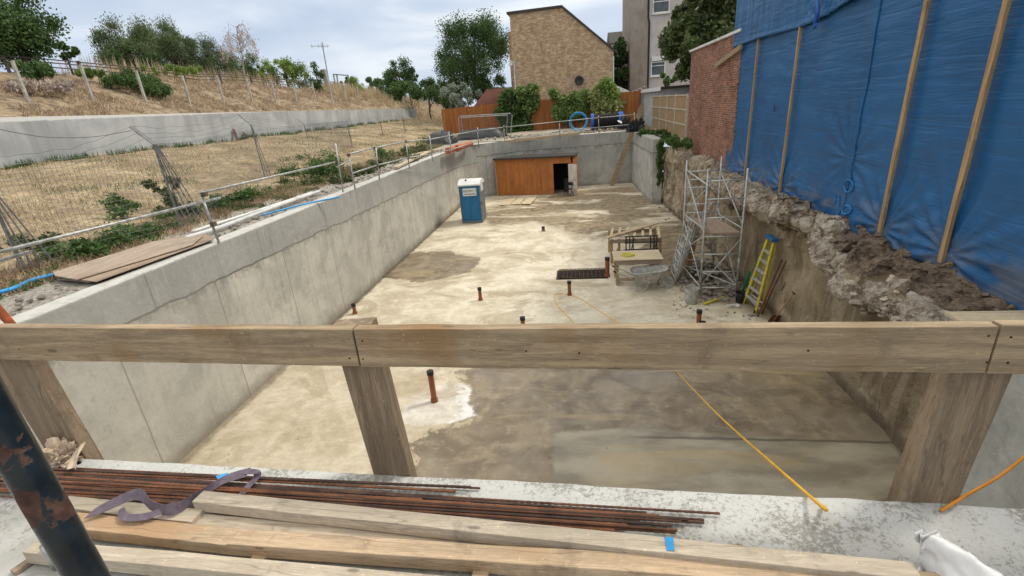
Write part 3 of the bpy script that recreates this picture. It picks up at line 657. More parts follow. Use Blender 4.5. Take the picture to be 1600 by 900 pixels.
def board(pa,pb,qa,qb,seg):
    a=(bp(*pa)+bp(*pb))/2; b=(bp(*qa)+bp(*qb))/2; h=(bp(*pa).z-bp(*pb).z+bp(*qa).z-bp(*qb).z)/2
    a.y+=.0325; b.y+=.0325; plank(a,b,.065,h,(0,0,1),.004,seg).build('board',M['weathered'],gr,bevel=.005)
board((-60,511.5),(-60,561),(553,515),(558,573),16); board((555,515),(561,573),(1564,510),(1538,584),24); board((1568,509.5),(1543,584),(1900,509),(1880,590),10)
for (bl,br,tl,top) in (((86,708),(145,708),(30,566),4.60),((584,739),(641,741),(572,573),4.685),((1402,779),(1490,782),(1516,585),4.58)):
    a=P(*bl,z=SL); b=P(*br,z=SL); xc=(a.x+b.x)/2; y=edge(xc)+.055; tp_=P(*tl,y=y); k=(tp_.x-xc)/(tp_.z-SL); k=max(-.12,min(.14,k))
    plank((xc-k*.3,y,SL-.3),(xc+k*(top-SL),y,top),b.x-a.x,.10,(0,1,0),.003,10).build('post',M['weathered_post'],gr,bevel=.006)
for px,py in ((545,530),(546,560),(566,533),(567,561),(1545,525),(1542,566),(1580,527),(1575,567),(1263,548),(905,552),(822,549),(30,545)):
    c=bp(px,py,-.071); mb=MB(); mb.tube([c,c+Vector((0,.004,0))],.0055,8); mb.build('nail_head',M['dark'],gr)
# ---- near scaffold tube
b=P(100,800,z=SL); 
v=MC@np.array([78-800,450-765,F]); k_=.80/np.linalg.norm(v)*1.0; pc=Vector((v[0]*k_,v[1]*k_,v[2]*k_+H))
v2=MC@np.array([10-800,450-655,F]); 
dirn=Vector((-.075,.035,1)).normalized()
tb=thing('scaffold_tube',(pc.x,pc.y,SL),'blue black painted steel scaffold tube with flaking rust patches at the near left','scaffold tube')
def onray(px,py,dist):
    v=MC@np.array([px-800,450-py,F]); v=v/np.linalg.norm(v)*dist; return Vector((v[0],v[1],v[2]+H))
a_=onray(137,902,.93); b_=onray(-30,612,.84); d_=(b_-a_).normalized()
mb=MB(); t0=a_-d_*((a_.z-3.602)/d_.z); mb.tube([t0+d_*(((b_-t0).length+.5)*i/30) for i in range(31)],.0205,32); mb.build('tube',M['tubepaint'],tb,smooth=True)
mb=MB(); q=P(92,885,z=SL); mb.tube([(q.x,q.y,SL+.002),(q.x-.01,q.y+.005,SL+.16)],.03,20); tag(mb.build('pipe_stub',M['galv'],smooth=True),'short grey steel pipe stub standing behind the rusty blue black tube','pipe')
# ---- long timbers
def timber(f0,f1,n0,z,h,label,mat,left=None,seg=18):
    """top face: far edge f0->f1, near edge through n0 (photo points at height z)"""
    a=P(*f0,z=z); b=P(*f1,z=z); n=P(*n0,z=z); d=(b-a).normalized(); side=Vector((d.y,-d.x,0)); wd=(n-a).dot(side)
    c0=a+side*wd/2; c1=b+side*wd/2
    o=plank((c0.x,c0.y,z-h/2),(c1.x,c1.y,z-h/2),abs(wd),h,(0,0,1),.0035,seg).build('timber_plank',mat,bevel=.004)
    tag(o,label,'timber plank','timber planks laid along the slab'); return o
timber((318,766),(1425,878),(310,785),3.745,.075,'long pale timber plank next to the rusty bars, with a blue paint stripe',M['fresh_pale'])
timber((108,774),(318,796),(120,796),3.69,.045,'short board end showing behind the lifting strap, left of the pale plank',M['fresh_pale'])
timber((372,826),(1500,896),(355,850),3.715,.085,'long brown knotty timber plank in the middle of the stack',M['fresh'])
timber((112,799),(380,826),(118,826),3.70,.075,'brown timber plank at left, butting the long knotty plank',M['fresh'])
timber((300,800),(1100,876),(290,835),3.66,.055,'greyer board wedged low between the pale plank and the knotty plank',M['fresh_pale'])
timber((60,842),(760,905),(64,866),3.71,.085,'lowest nearest timber plank cut off by the bottom of the picture',M['fresh_pale'])
def paintmark():
    pl=[o for o in sc.objects if o.name.startswith('timber_plank')][0]
    a=P(1038,839,z=3.7465);b=P(1052,840,z=3.7465);c=P(1054,861,z=3.7465);d=P(1042,860,z=3.7465)
    mb=MB(); mb.add([a,b,c,d,*(Vector(v)+Vector((0,0,.0015)) for v in (a,b,c,d))],[(0,3,2,1),(4,5,6,7)][1:]+[(0,1,5,4),(1,2,6,5),(2,3,7,6),(3,0,4,7)]); mb.build('paint_stripe',M['bluehose'],pl)
paintmark()
# bearers under the stack
for i,px in enumerate((420,760)):
    q=P(px,850,z=3.62); mb=MB(); mb.bar((q.x,q.y-.25,3.625),(q.x+.03,q.y+.06,3.625),.08,.045); tag(mb.build('timber_bearer',M['fresh'],bevel=.003),('left','right')[i]+' short bearer block under the stacked timber planks','timber bearer')
# ---- rebars
def rebar(p,q,r,sag=0):
    mb=MB(); p=Vector(p);q=Vector(q);L_=(q-p).length; n=int(L_/.02); pts=[];rr_=[]
    ph=random.random()*6
    for i in range(n+1):
        t=i/n; c=p.lerp(q,t); c=c+Vector((0,math.sin(t*5+ph)*.006,math.sin(math.pi*t)*sag)); pts.append(c); rr_.append(r*(1.12 if i%2 else .93))
    mb.tube(pts,r,6,rr=rr_); return mb
rl_=['%s ending short on the slab edge side, counted from the slab edge'%w if 0 else w for w in (
 'the short one nearest the slab edge','second short one from the slab edge','third short one from the slab edge','its tip farthest right of the upper bars','short, ending mid picture above the darker bars','short, the lowest of the short tips','upper of the two long dark ones','the one ending over the middle of the long pale plank','short reddish one in the lower half','lower of two long ones with level tips','upper of two long ones with level tips','buried mid bundle, ending at three fifths of the picture','lower of the two long dark ones','one just above the dark pair','thin one close against the pale plank, shorter tip','lowest long one, just above the pale plank','upper long one ending left of the farthest tip','the one right under the farthest tip','the lone one passing the blue stripe by the pale plank','lower middle one hidden along most of its length','lower middle one ending left of the hidden one','middle one ending left of the blue stripe')]
ends=[(750,764,.0),(735,762,.1),(712,767,.2),(1125,803,.12),(690,776,.35),(660,780,.5),(1100,817,.3),(930,800,.25),(735,788,.62),(1058,827,.6),(1050,822,.5),(945,805,.35),(1100,812,.42),(1075,812,.36),(960,829,.85),(1056,833,.8),(1010,800,.2),(1030,806,.3),(1160,852,1.0),(1000,815,.7),(980,820,.75),(1065,816,.45)]
for i,(ex,ey,f) in enumerate(ends):
    z=3.612+.004*(i%3)+(.016 if i%4==1 else 0)+.008
    a=P(-60,722+f*50,z=z); b_=P(ex,ey,z=z)
    o=rebar(a,b_,.0085 if i%3 else .0068,.003).build('steel_rebar',M[('rustsoft','rustdark','rustwarm')[(i*7)%3]])
    lab=['rusty ribbed steel bar lying in the bundle on the slab edge']
    tag(o,('rusty steel bar, %s'%rl_[i]),'steel bar','rusty steel bars bundled on the slab')
# ---- lifting strap (flat webbing)
def ribbon(pts,wd,mat,name,sides,parent=None,th=.003):
    mb=MB();n=len(pts);vs=[]
    P_=[Vector(p) for p in pts]
    # smooth by Catmull-Rom
    out_=[];so_=[]
    for i in range(n-1):
        p0,p1,p2,p3=P_[max(i-1,0)],P_[i],P_[i+1],P_[min(i+2,n-1)]
        s1,s2=Vector(sides[i]),Vector(sides[i+1])
        for k in range(8):
            t=k/8; out_.append(.5*((2*p1)+(p2-p0)*t+(2*p0-5*p1+4*p2-p3)*t*t+(3*p1-p0-3*p2+p3)*t**3)); so_.append(s1.lerp(s2,t).normalized())
    out_.append(P_[-1]); so_.append(Vector(sides[-1]).normalized())
    for c,s_ in zip(out_,so_): vs+=[c-s_*wd/2,c+s_*wd/2]
    mb.add(vs,[(2*i,2*i+1,2*i+3,2*i+2) for i in range(len(out_)-1)])
    return mb.build(name,mat,parent,smooth=False,solid=th)
U=(0,0,1); Yv=(0,1,0.15)
sp=[]
st=thing('lifting_strap',tuple(P(380,745,z=3.66)),'grey purple webbing lifting strap looped over the rusty bars, trailing on the planks','lifting strap')
pts=[P(140,803,z=3.735),P(165,792,z=3.75),P(215,772,z=3.80),P(238,790,z=3.76),P(270,796,z=3.735),P(310,775,z=3.70),P(350,750,z=3.68),P(388,738,z=3.70)]
ribbon(pts,.066,M['strap'],'webbing',[(.2,.95,.2),(0,.8,.5),(.1,.5,.8),(.1,.2,1),(0,.35,.9),(0,.6,.7),(0,.9,.4),(0,.9,.3)],st)
pts=[P(190,795,z=3.74),P(196,808,z=3.732),P(232,806,z=3.735),P(272,788,z=3.74)]
ribbon(pts,.045,M['strap'],'webbing',[(1,.1,.5),(.3,.9,.2),(0,.9,.4),(0,.6,.8)],st)
pts=[P(384,737,z=3.70),P(400,738,z=3.705),P(402,745,z=3.675),P(392,756,z=3.655),P(378,772,z=3.645)]
ribbon(pts,.045,M['strap'],'webbing',[(0,1,.2),(.6,.8,0),(1,.1,0),(1,.1,0),(1,.1,0)],st)
mb=MB(); a,b_,c,d=[P(*p,z=3.672) for p in((337,744),(356,739),(362,745),(341,750))]
mb.add([a,b_,c,d],[(0,1,2,3)]); mb.build('strap_label',M['bluehose'],st,solid=.003)
# ---- crumpled plastic, offcuts, white sack
def crumple(name,cpx,cz,sx,sy,sz,mat,label,cat,seed=0,rot=0,top=None):
    c=P(*cpx,z=cz); mb=MB(); n=34
    def f(u,v):
        a=u*2*math.pi; b=(v-.5)*math.pi; x=math.cos(a)*math.cos(b);y=math.sin(a)*math.cos(b);z=math.sin(b)
        k=1+.55*(abs(fbm(x*2+seed,y*2,z*2,4))-.2)*2+.25*fbm(x*6+seed,y*6,z*6,3)
        X=x*sx*k;Y=y*sy*k; Z=max(-.2*sz,z*sz*k)
        if top: X+=top[0]*max(0,z)**2;Y+=top[1]*max(0,z)**2
        return (c.x+X*math.cos(rot)-Y*math.sin(rot),c.y+X*math.sin(rot)+Y*math.cos(rot),c.z+Z+.2*sz)
    mb.grid(f,n*2,n); return tag(mb.build(name,mat,smooth=False),label,cat)
crumple('plastic_wrap',(96,722),3.61,.13,.09,.12,M['tan'],'crumpled translucent tan plastic wrap lying over the left end of the bars','plastic wrap',3,top=(.05,.02))
def wrap_ear():
    w_=[o for o in sc.objects if o.name=='plastic_wrap'][0]
    mb=MB(); a=P(105,718,z=3.68); 
    def f(u,v):
        px=100+ (v*28)+u*(16-14*v); py=725-v*32+u*10*(1-v); q=P(px,py,z=3.68+.10*v); return (q.x,q.y+.02*math.sin(u*9+v*5),q.z)
    mb.grid(f,8,14); mb.build('plastic_corner',M['tan'],w_,solid=.002)
wrap_ear()
def sack():
    root=thing('rubble_sack',tuple(P(1490,880,z=SL)),'empty white woven sack slumped and folded at the bottom right corner','sack')
    mb=MB()
    # tall folded ridge running from upper left to lower right
    ctr=[(1446,846,3.80,.06),(1458,842,3.83,.07),(1478,860,3.81,.08),(1505,885,3.79,.085),(1535,912,3.78,.09),(1570,945,3.77,.09)]
    rings=[]
    for i in range(41):
        t=i/40*(len(ctr)-1); k=min(int(t),len(ctr)-2); f=t-k
        px,py,z,r=[ctr[k][j]*(1-f)+ctr[k+1][j]*f for j in range(4)]; c=P(px,py,z=z); rings.append((c,r*(1 if i>2 else .5+.25*i)))
    def fn(u,v):
        i=min(40,int(v*40)); c,r=rings[i]; a=u*math.pi*2
        k=1+.25*math.sin(a*3+i*.12)+.2*fbm(math.cos(a)*2,math.sin(a)*2,i*.13,3)
        dx=math.cos(a)*r*k*.8; dz=math.sin(a)*r*k*(1.1 if math.sin(a)>0 else 1.6)
        return (c.x+dx*.75+.0,c.y+dx*.5,max(SL+.004,c.z-.04+dz))
    mb.grid(fn,40,40); mb.build('sack_fold',M['plastic'],root,smooth=True)
    mb=MB()
    def fn(u,v):
        px=1428+u*34+v*6; py=832+v*75; z=3.80-.19*max(0,v-.05)**.8; q=P(px,py,z=z)
        k=.03*math.sin(u*9+v*3)+.02*fbm(u*4,v*4,2,3); return (q.x+k,q.y+k*.6,max(SL+.006,q.z))
    mb.grid(fn,24,30); mb.build('sack_mouth',M['plastic'],root,smooth=True,solid=.003)
sack()
def offcut(px0,px1,z,wd,h,label,mat,cat='timber offcut'):
    a=P(*px0,z=z);b=P(*px1,z=z); mb=MB(); mb.bar((a.x,a.y,z),(b.x,b.y,z),wd,h); return tag(mb.build('timber_offcut',mat,bevel=.002),label,cat)
offcut((20,895),(60,868),3.615,.05,.022,'small reddish plywood offcut on the slab at the bottom left',M['ply'])
offcut((66,716),(96,708),3.66,.05,.03,'small fresh wood block poking out behind the plastic wrap',M['plypale'])
offcut((1490,498),(1640,496),3.30,.30,.035,'pale plywood strip lying on the wall beyond the right guardrail post',M['plypale'],'plywood strip')
# ---- orange hose and cable
def spline(pts,n=10):
    P_=[Vector(p) for p in pts]; o=[]
    for i in range(len(P_)-1):
        p0,p1,p2,p3=P_[max(i-1,0)],P_[i],P_[i+1],P_[min(i+2,len(P_)-1)]
        for k in range(n):
            t=k/n; o.append(.5*((2*p1)+(p2-p0)*t+(2*p0-5*p1+4*p2-p3)*t*t+(3*p1-p0-3*p2+p3)*t**3))
    o.append(P_[-1]); return o
mb=MB(); a=P(1496,783,z=3.61); pts=[P(1470,798,z=3.62),P(1496,782,z=3.64),P(1520,768,y=2.45),P(1560,745,y=2.5),P(1600,714,y=2.6),P(1660,660,y=2.7)]
mb.tube(spline(pts),.0085,10); tag(mb.build('air_hose',M['orange'],smooth=True),'orange hose hanging over the slab edge at the far right','hose')
mb=MB(); e=P(1259,770,z=3.612); c0=P(1057,581,z=.02)
g1=Vector((e.x+.02,e.y+.03,3.58)); pts=[Vector((e.x+.05,e.y-.1,3.615)),Vector((e.x,e.y,3.612)),g1.lerp(c0,.33)-Vector((0,0,.05)),g1.lerp(c0,.66)-Vector((0,0,.03)),c0]
pts+=[P(1010,540,z=.01),P(965,505,z=.01),P(935,485,z=.01),P(905,466,z=.01),P(880,459,z=.01),P(866,462,z=.01),P(872,478,z=.01),P(892,500,z=.01),P(905,515,z=.01)]
mb.tube(spline(pts),.0095,8); tag(mb.build('power_cable',M['cable'],smooth=True),'yellow orange cable dropping from the slab edge and snaking across the pit floor','cable')
# ============================================================ PIT
# floor drain pipes
pr=[((555,490),(553,474),.055,0,'short drain pipe nearest the left pit wall'),((751,469),(750,449),.055,0,'capped drain pipe left of the pair in the middle of the pale floor'),
 ((818,520),(817,495),.06,0,'drain pipe half hidden by the guardrail board, left of the cable'),((890,461),(890,439),.055,0,'drain pipe the looped cable runs past'),((849,361),(849,354),.07,0,'farthest small drain pipe, in front of the plywood hut'),
 ((949,432),(949,402),.075,1,'tall brown drain pipe at the corner of the mesh covered trench'),((679,627),(673,579),.06,1,'tall brown drain pipe with black cap rising from the white patch'),((1091,512),(1090,484),.06,0,'dark capped drain pipe in front of the bucket'),((1098,514),(1097,502),.055,0,'stubby drain pipe right beside the dark capped one')]
for (b,t,r,tall,lab) in pr:
    B=P(*b,z=0); T=above(B,*t); h=max(.15,T.z); root=thing('drain_pipe',(B.x,B.y,0),lab,'drain pipe','drain pipes standing up from the floor')
    mb=MB(); mb.tube([(B.x,B.y,-.02),(B.x,B.y,h-.07)],r,20); mb.build('pipe_body',M['pipeorange'],root,smooth=False)
    mb=MB(); mb.tube([(B.x,B.y,0.004),(B.x,B.y,.07)],r+.018,20); mb.build('pipe_collar',M['pipeorange'],root)
    mb=MB(); mb.tube([(B.x,B.y,h-.09),(B.x,B.y,h-.005),(B.x,B.y,h)],r+.012,20,rr=[r+.012,r+.012,r*.8]); mb.build('pipe_cap',M['black'],root)
# rebar mesh over the sump
mb=MB()
for i in range(13): x=-.76+i*.145; mb.tube([(x,15.86,.0),(x,16.84,.0)],.012,5)
for i in range(8): y=15.9+i*.13; mb.tube([(-.77,y,.02),(.99,y,.02)],.012,5)
for i in range(9): mb.tube([(-.75+i*.2,15.95,-.35),(-.75+i*.2,15.95,.02)],.012,5)
tag(mb.build('rebar_mesh',M['rebarmesh']),'rusty rebar mesh in the rectangular trench in the floor','rebar mesh')
# toilet
def toilet():
    A=P(723,349.5,z=0); B=P(756,347.5,z=0); C=P(767,338.5,z=0)
    wx=1.08; d=1.25; x0=A.x; y0=A.y; root=thing('portable_toilet',(x0+wx/2,y0+d/2,0),'blue portable toilet cabin with white roof standing by the left pit wall','portable toilet')
    h=2.02
    mb=MB(); mb.box(x0-.02,x0+wx+.02,y0-.02,y0+d+.02,.0,.12); mb.build('base_skid',M['greyplast'],root,bevel=.02)
    blue=plain('toilet_blue',(.02,.14,.30),.45,.12,3)
    mb=MB(); mb.box(x0,x0+.05,y0+.05,y0+d,.12,h); mb.box(x0+.05,x0+wx,y0+.0,y0+.05,.12,h); mb.build('cabin_wall',blue,root)
    mb=MB(); 
    for k in range(2):
        xa=x0+.09+k*.475; mb.box(xa,xa+.43,y0-.018,y0-.001,.22,1.42)
    mb.box(x0+.07,x0+wx-.07,y0-.015,y0-.001,1.46,h-.05); mb.build('wall_rib',blue,root,bevel=.01)
    mb=MB(); mb.box(x0-.012,x0+.035,y0-.012,y0+.03,.12,h); mb.build('corner_post',M['greyplast'],root)
    mb=MB(); mb.box(x0+wx-.002,x0+wx+.03,y0+.0,y0+d,.12,h+.1); mb.build('door',M['greyplast'],root,bevel=.01)
    dr=[o for o in sc.objects if o.name=='door'][-1]
    mb=MB(); mb.box(x0+wx+.032,x0+wx+.04,y0+.3,y0+.95,1.62,2.02); mb.build('notice',M['white'],dr)
    mb=MB(); mb.box(x0+wx+.032,x0+wx+.06,y0+.15,y0+.22,.95,1.1); mb.build('handle',M['black'],dr)
    # roof, barrel vaulted
    mb=MB(); prof=[(y0-.06,h-.02),(y0-.05,h+.05),(y0+.15,h+.17),(y0+.45,h+.26),(y0+.8,h+.26),(y0+1.1,h+.17),(y0+d+.05,h+.05),(y0+d+.06,h-.02)]
    mb.prism(prof,'x',x0-.05,x0+wx+.07); mb.build('roof',M['white'],root,bevel=.02)
    mb=MB(); mb.tube([(x0+.35,y0+.3,h+.2),(x0+.35,y0+.3,h+.28)],.05,12); mb.build('vent',M['black'],root)
    sx0=x0+.20; sx1=x0+.93; z0=1.48; z1=1.88
    mb=MB(); mb.box(sx0,sx1,y0-.030,y0-.017,z0,z1); sg=mb.build('sign',M['white'],root)
    def txt(body,size,x,z,mat,yy,nm='lettering'):
        cu=bpy.data.curves.new('t','FONT'); cu.body=body; cu.size=size; cu.align_x='LEFT'; cu.extrude=.001
        o=bpy.data.objects.new('t',cu); sc.collection.objects.link(o); dg=bpy.context.evaluated_depsgraph_get(); me=bpy.data.meshes.new_from_object(o.evaluated_get(dg)); bpy.data.objects.remove(o)
        me.materials.clear(); me.materials.append(mat); q=bpy.data.objects.new(nm,me); sc.collection.objects.link(q); q.parent=sg
        q.rotation_euler=(R(90),0,0); q.location=(x-root.location.x,yy-root.location.y,z); return q
    txt('eurn',.235,sx0+.025,1.68,M['black'],y0-.032); txt('hire',.235,sx0+.40,1.68,plain('signgreen',(.25,.42,.10),.5,.1),y0-.032)
    mb=MB()
    for i,(a,b_) in enumerate(((.08,.2),(.215,.25),(.28,.36),(.375,.44),(.46,.52),(.535,.66))): mb.box(sx0+a,sx0+b_,y0-.0315,y0-.0302,1.55,1.60)
    mb.build('small_print',M['blackmat'],sg)
toilet()
# plywood hut
def hut():
    a=P(778,306,z=0); b=P(866,304,z=0); c=P(907,300,z=0); d=(b-a); d.z=0; L_=d.length; u=d.normalized(); n=Vector((-u.y,u.x,0)) # n points to the back
    root=thing('plywood_hut',(a.x,a.y,0),'orange stained plywood site hut against the far pit wall with open doorway','site hut')
    ht=2.42; Wd=L_+1.32; dep=1.7
    def Q(s,t,z): q=a+u*s+n*t; return (q.x,q.y,z)
    def slab(s0,s1,t0,t1,z0,z1,name,mat,par=root):
        mb=MB(); vs=[Q(s,t,z) for z in(z0,z1) for s,t in((s0,t0),(s1,t0),(s1,t1),(s0,t1))]
        mb.add(vs,[(3,2,1,0),(4,5,6,7),(0,1,5,4),(1,2,6,5),(2,3,7,6),(3,0,4,7)]); return mb.build(name,mat,par)
    k=0;s=0
    while s<L_-.05:
        e=min(L_,s+1.22); slab(s+.004,e-.004,0,.02,.03,ht,'front_panel',M['shedply']); s=e
    slab(L_+.0,L_+1.2,.0,.02,2.02,ht+.02,'front_panel',M['shedply'])
    slab(L_+1.12,L_+1.32,.0,.02,.03,2.02,'front_panel',M['shedply'])
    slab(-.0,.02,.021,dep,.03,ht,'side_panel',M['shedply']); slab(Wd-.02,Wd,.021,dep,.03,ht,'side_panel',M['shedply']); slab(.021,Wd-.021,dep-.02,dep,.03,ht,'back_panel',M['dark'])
    slab(L_-.05,L_-.002,.021,.07,.03,2.05,'door_frame',M['fresh'])
    slab(-.12,Wd+.12,-.14,dep+.0,ht+.03,ht+.09,'roof',M['felt']); slab(-.12,Wd+.12,-.165,-.142,ht+.0,ht+.10,'roof_edge',M['felt'])
    slab(-.03,.0,-.02,.02,.03,ht,'corner_trim',M['plypale'])
    slab(.0,Wd,.02,dep,.012,.03,'floor_board',M['ply'])
    # open white door leaf
    q0=a+u*(L_+1.02)+n*(-.03); q1=q0+u*.62+n*(-.55); 
    mb=MB(); mb.bar((q0.x,q0.y,1.0),(q1.x,q1.y,1.0),.045,1.95); dl=mb.build('door',plain('doorwhite',(.66,.63,.57),.6,.1,4,dirt=(.5,.4,.3)),root)
    mb=MB(); m_=q0.lerp(q1,.85); mb.bar((m_.x,m_.y-.03,1.0),(m_.x,m_.y-.07,1.0),.05,.12); mb.build('handle',M['galv'],dl)
    # something pale and dark standing inside
    ib=a+u*(L_+.75)+n*1.0; mb=MB(); mb.box(ib.x-.25,ib.x+.25,ib.y-.2,ib.y+.2,.04,.9); tag(mb.build('storage_crate',M['blackmat'],bevel=.02),'dark crate just visible inside the hut doorway','crate')
hut()
def chair():
    c=P(889,306,z=0); root=thing('folding_chair',(c.x,c.y,0),'black folding chair left open by the white hut door','folding chair',rz=R(-25))
    m_=M['black']
    def t(p,q,r=.014,nm='leg'): 
        mb=MB(); mb.tube([p,q],r,8); o=mb.build(nm,m_); o.parent=root
    for s in(-.22,.22):
        t((s,-.25,0),(s*.9,.2,.86),nm='leg'); t((s*.95,.25,0),(s*.95,-.15,.46),nm='leg')
    mb=MB(); mb.box(-.21,.21,-.2,.18,.44,.47); o=mb.build('seat',m_); o.parent=root
    mb=MB(); mb.box(-.21,.21,.15,.18,.66,.86); o=mb.build('backrest',m_); o.parent=root
    t((-.22,.22,.12),(.22,.22,.12),.01,'stretcher')
chair()
# plywood sheets on floor by the hut
for i,(pp,lab) in enumerate(((((781,321),(789,312),(808,309),(796,320)),'left plywood sheet of the three on the floor before the hut'),(((797,320),(809,310),(820,309),(813,319)),'middle plywood sheet of the three on the floor before the hut'),(((814,319),(824,309.5),(839,308),(829,319)),'right plywood sheet of the three on the floor before the hut'))):
    mb=MB(); q=[P(*p,z=.03+.012*i) for p in pp]; mb.add([*q,*[v+Vector((0,0,.02)) for v in q]],[(3,2,1,0),(4,5,6,7),(0,1,5,4),(1,2,6,5),(2,3,7,6),(3,0,4,7)]); tag(mb.build('plywood_sheet',M['plypale']),lab,'plywood sheet','plywood sheets before the hut')
mb=MB(); q=[P(*p,z=.03) for p in((829,326),(844,323.5),(846,325),(843,328),(834,328.5),(829,326))]; mb.tube(q,.02,6); tag(mb.build('pipe_loop',M['fresh']),'small pale bent frame lying on the floor in front of the plywood sheets','bent frame')
# board leaning in the far corner
a=P(955,289,z=.02); mb=MB(); tp=P(1003,166,y=34.9)
mb.bar((a.x,a.y-.3,.02),(tp.x,tp.y,tp.z),.30,.06,(0,-1,0),6,.01); tag(mb.build('scaffold_board',M['weathered'],bevel=.006),'long dusty scaffold board leaning on the far wall and sticking up past its top','scaffold board')
# scaffold tower
def tower():
    Bc=P(1093,465,z=0); Cc=P(1149,465,z=0); Ac=P(1064,431,z=0); Dc=Ac+(Cc-Bc); root=thing('scaffold_tower',((Bc.x+Dc.x)/2,(Bc.y+Dc.y)/2,0),'aluminium mobile scaffold tower with a timber deck beside the earth face','scaffold tower')
    hs={'A':above(Ac,1077.5,250).z,'B':above(Bc,1111,265).z,'C':above(Cc,1175,263).z}; hs['D']=hs['A']+.05
    K={'A':Ac,'B':Bc,'C':Cc,'D':Dc}
    def leg(k):
        p=K[k]; mb=MB(); mb.tube([(p.x,p.y,.10),(p.x,p.y,hs[k])],.028,12); l=mb.build('leg',M['alu'],root,smooth=True)
        mb=MB(); mb.tube([(p.x,p.y,.02),(p.x,p.y,.16)],.018,8); mb.box(p.x-.07,p.x+.07,p.y-.07,p.y+.07,.0,.015); mb.build('foot',M['galv'],l)
        for z in (1.15,2.3): mb=MB(); mb.tube([(p.x,p.y,z-.05),(p.x,p.y,z+.05)],.036,12); mb.build('joint_sleeve',M['alu'],l)
    for k in K: leg(k)
    def bar(p,q,r,nm): mb=MB(); mb.tube([p,q],r,10); mb.build(nm,M['alu'],root,smooth=True)
    for (p,q) in ((Bc,Cc),(Ac,Dc)):
        for z in (.32,.82,1.35,1.88,2.42,2.95,3.45): bar((p.x,p.y,z),(q.x,q.y,z),.022,'rung')
        bar((p.x,p.y,2.7),(p.x+.28*(q.x-p.x),p.y,2.95),.015,'gusset'); bar((q.x,q.y,2.68),(q.x-.25,q.y,2.95),.015,'gusset'); bar((p.x,p.y,.08),(p.x+.25,p.y,.32),.015,'gusset')
    def L(p,z): return (p.x,p.y,z)
    for z in (.56,1.09,2.15,3.2): bar((Ac.x,Ac.y,z),(Dc.x,Dc.y,z),.018,'rung')
    bar(L(Ac,2.1),L(Bc,2.1),.02,'brace'); bar(L(Dc,2.1),L(Cc,2.1),.02,'brace'); bar(L(Ac,1.9),L(Bc,.5),.018,'brace'); bar(L(Bc,1.9),L(Ac,.9),.018,'brace'); bar(L(Dc,3.4),L(Cc,2.2),.018,'brace'); bar(L(Ac,2.2),L(Dc,3.3),.016,'brace'); bar(L(Bc,.4),L(Cc,1.8),.016,'brace')
    bar(L(Ac,3.5),L(Bc,3.35),.022,'brace'); bar(L(Ac,3.42),L(Bc,1.95),.022,'brace'); bar(L(Dc,2.3),L(Cc,.4),.02,'brace'); bar(L(Ac,.4),L(Bc,.35),.02,'brace'); bar(L(Dc,.45),L(Cc,.38),.02,'brace'); bar(L(Ac,.4),L(Cc,.38),.02,'brace'); bar(L(Bc,2.4),L(Dc,.5),.018,'brace')
    mb=MB(); mb.add([L(Bc,2.02),L(Cc,2.02),L(Dc,2.0),L(Ac,2.0),L(Bc,2.05),L(Cc,2.05),L(Dc,2.03),L(Ac,2.03)],[(3,2,1,0),(4,5,6,7),(0,1,5,4),(1,2,6,5),(2,3,7,6),(3,0,4,7)])
    # deck fills the right two thirds
    mb=MB(); s=Bc.lerp(Cc,.18); e=Ac.lerp(Dc,.18); q=[s,Cc.lerp(Bc,.04),Dc.lerp(Ac,.04),e]; mb.add([*(Vector((v.x,v.y,1.94)) for v in q),*(Vector((v.x,v.y,1.99)) for v in q)],[(3,2,1,0),(4,5,6,7),(0,1,5,4),(1,2,6,5),(2,3,7,6),(3,0,4,7)]); mb.build('deck',M['ply'],root)
    return K
K=tower()
# spare scaffold frames stacked beside the tower
for i in range(5):
    x=2.95+i*.12; y=14.9+i*.28; root=thing('access_frame',(x,y,0),['grey scaffold end frame leaning outermost of the stack left of the tower','grey scaffold end frame second from the left in the leaning stack','grey scaffold end frame in the middle of the leaning stack','grey scaffold end frame fourth from the left in the leaning stack','grey scaffold end frame innermost of the stack, nearest the tower'][i],'scaffold frame','scaffold frames leaning by the tower')
    le=.26+.04*i; hh=1.5+.22*i
    for t in (0,.7):
        mb=MB(); mb.tube([(x,y+t,.02),(x+le*hh/1.5,y+t,hh)],.024,8); mb.build('upright',M['alu'],root)
    for kz in range(1,6):
        f=kz/6; mb=MB(); mb.tube([(x+le*hh/1.5*f,y,hh*f),(x+le*hh/1.5*f,y+.7,hh*f)],.018,8); mb.build('rung',M['alu'],root)
    mb=MB(); mb.tube([(x+.02,y,.1),(x+le*hh/1.5*.6,y+.7,hh*.6)],.014,6); mb.build('brace',M['alu'],root)
for i in range(5):
    x=3.35+.09*i; y=15.6+.15*i; mb=MB(); mb.bar((x,y,.02),(x+.45,y+.5,2.15+.1*i),.09,.035,(0,1,0)); tag(mb.build('timber_batten',M['batten']),'thin brown batten leaning behind the frames, %s'%('leftmost of the bunch','second from the left','middle of the bunch','second from the right','rightmost of the bunch')[i],'timber batten','battens leaning behind the scaffold frames')
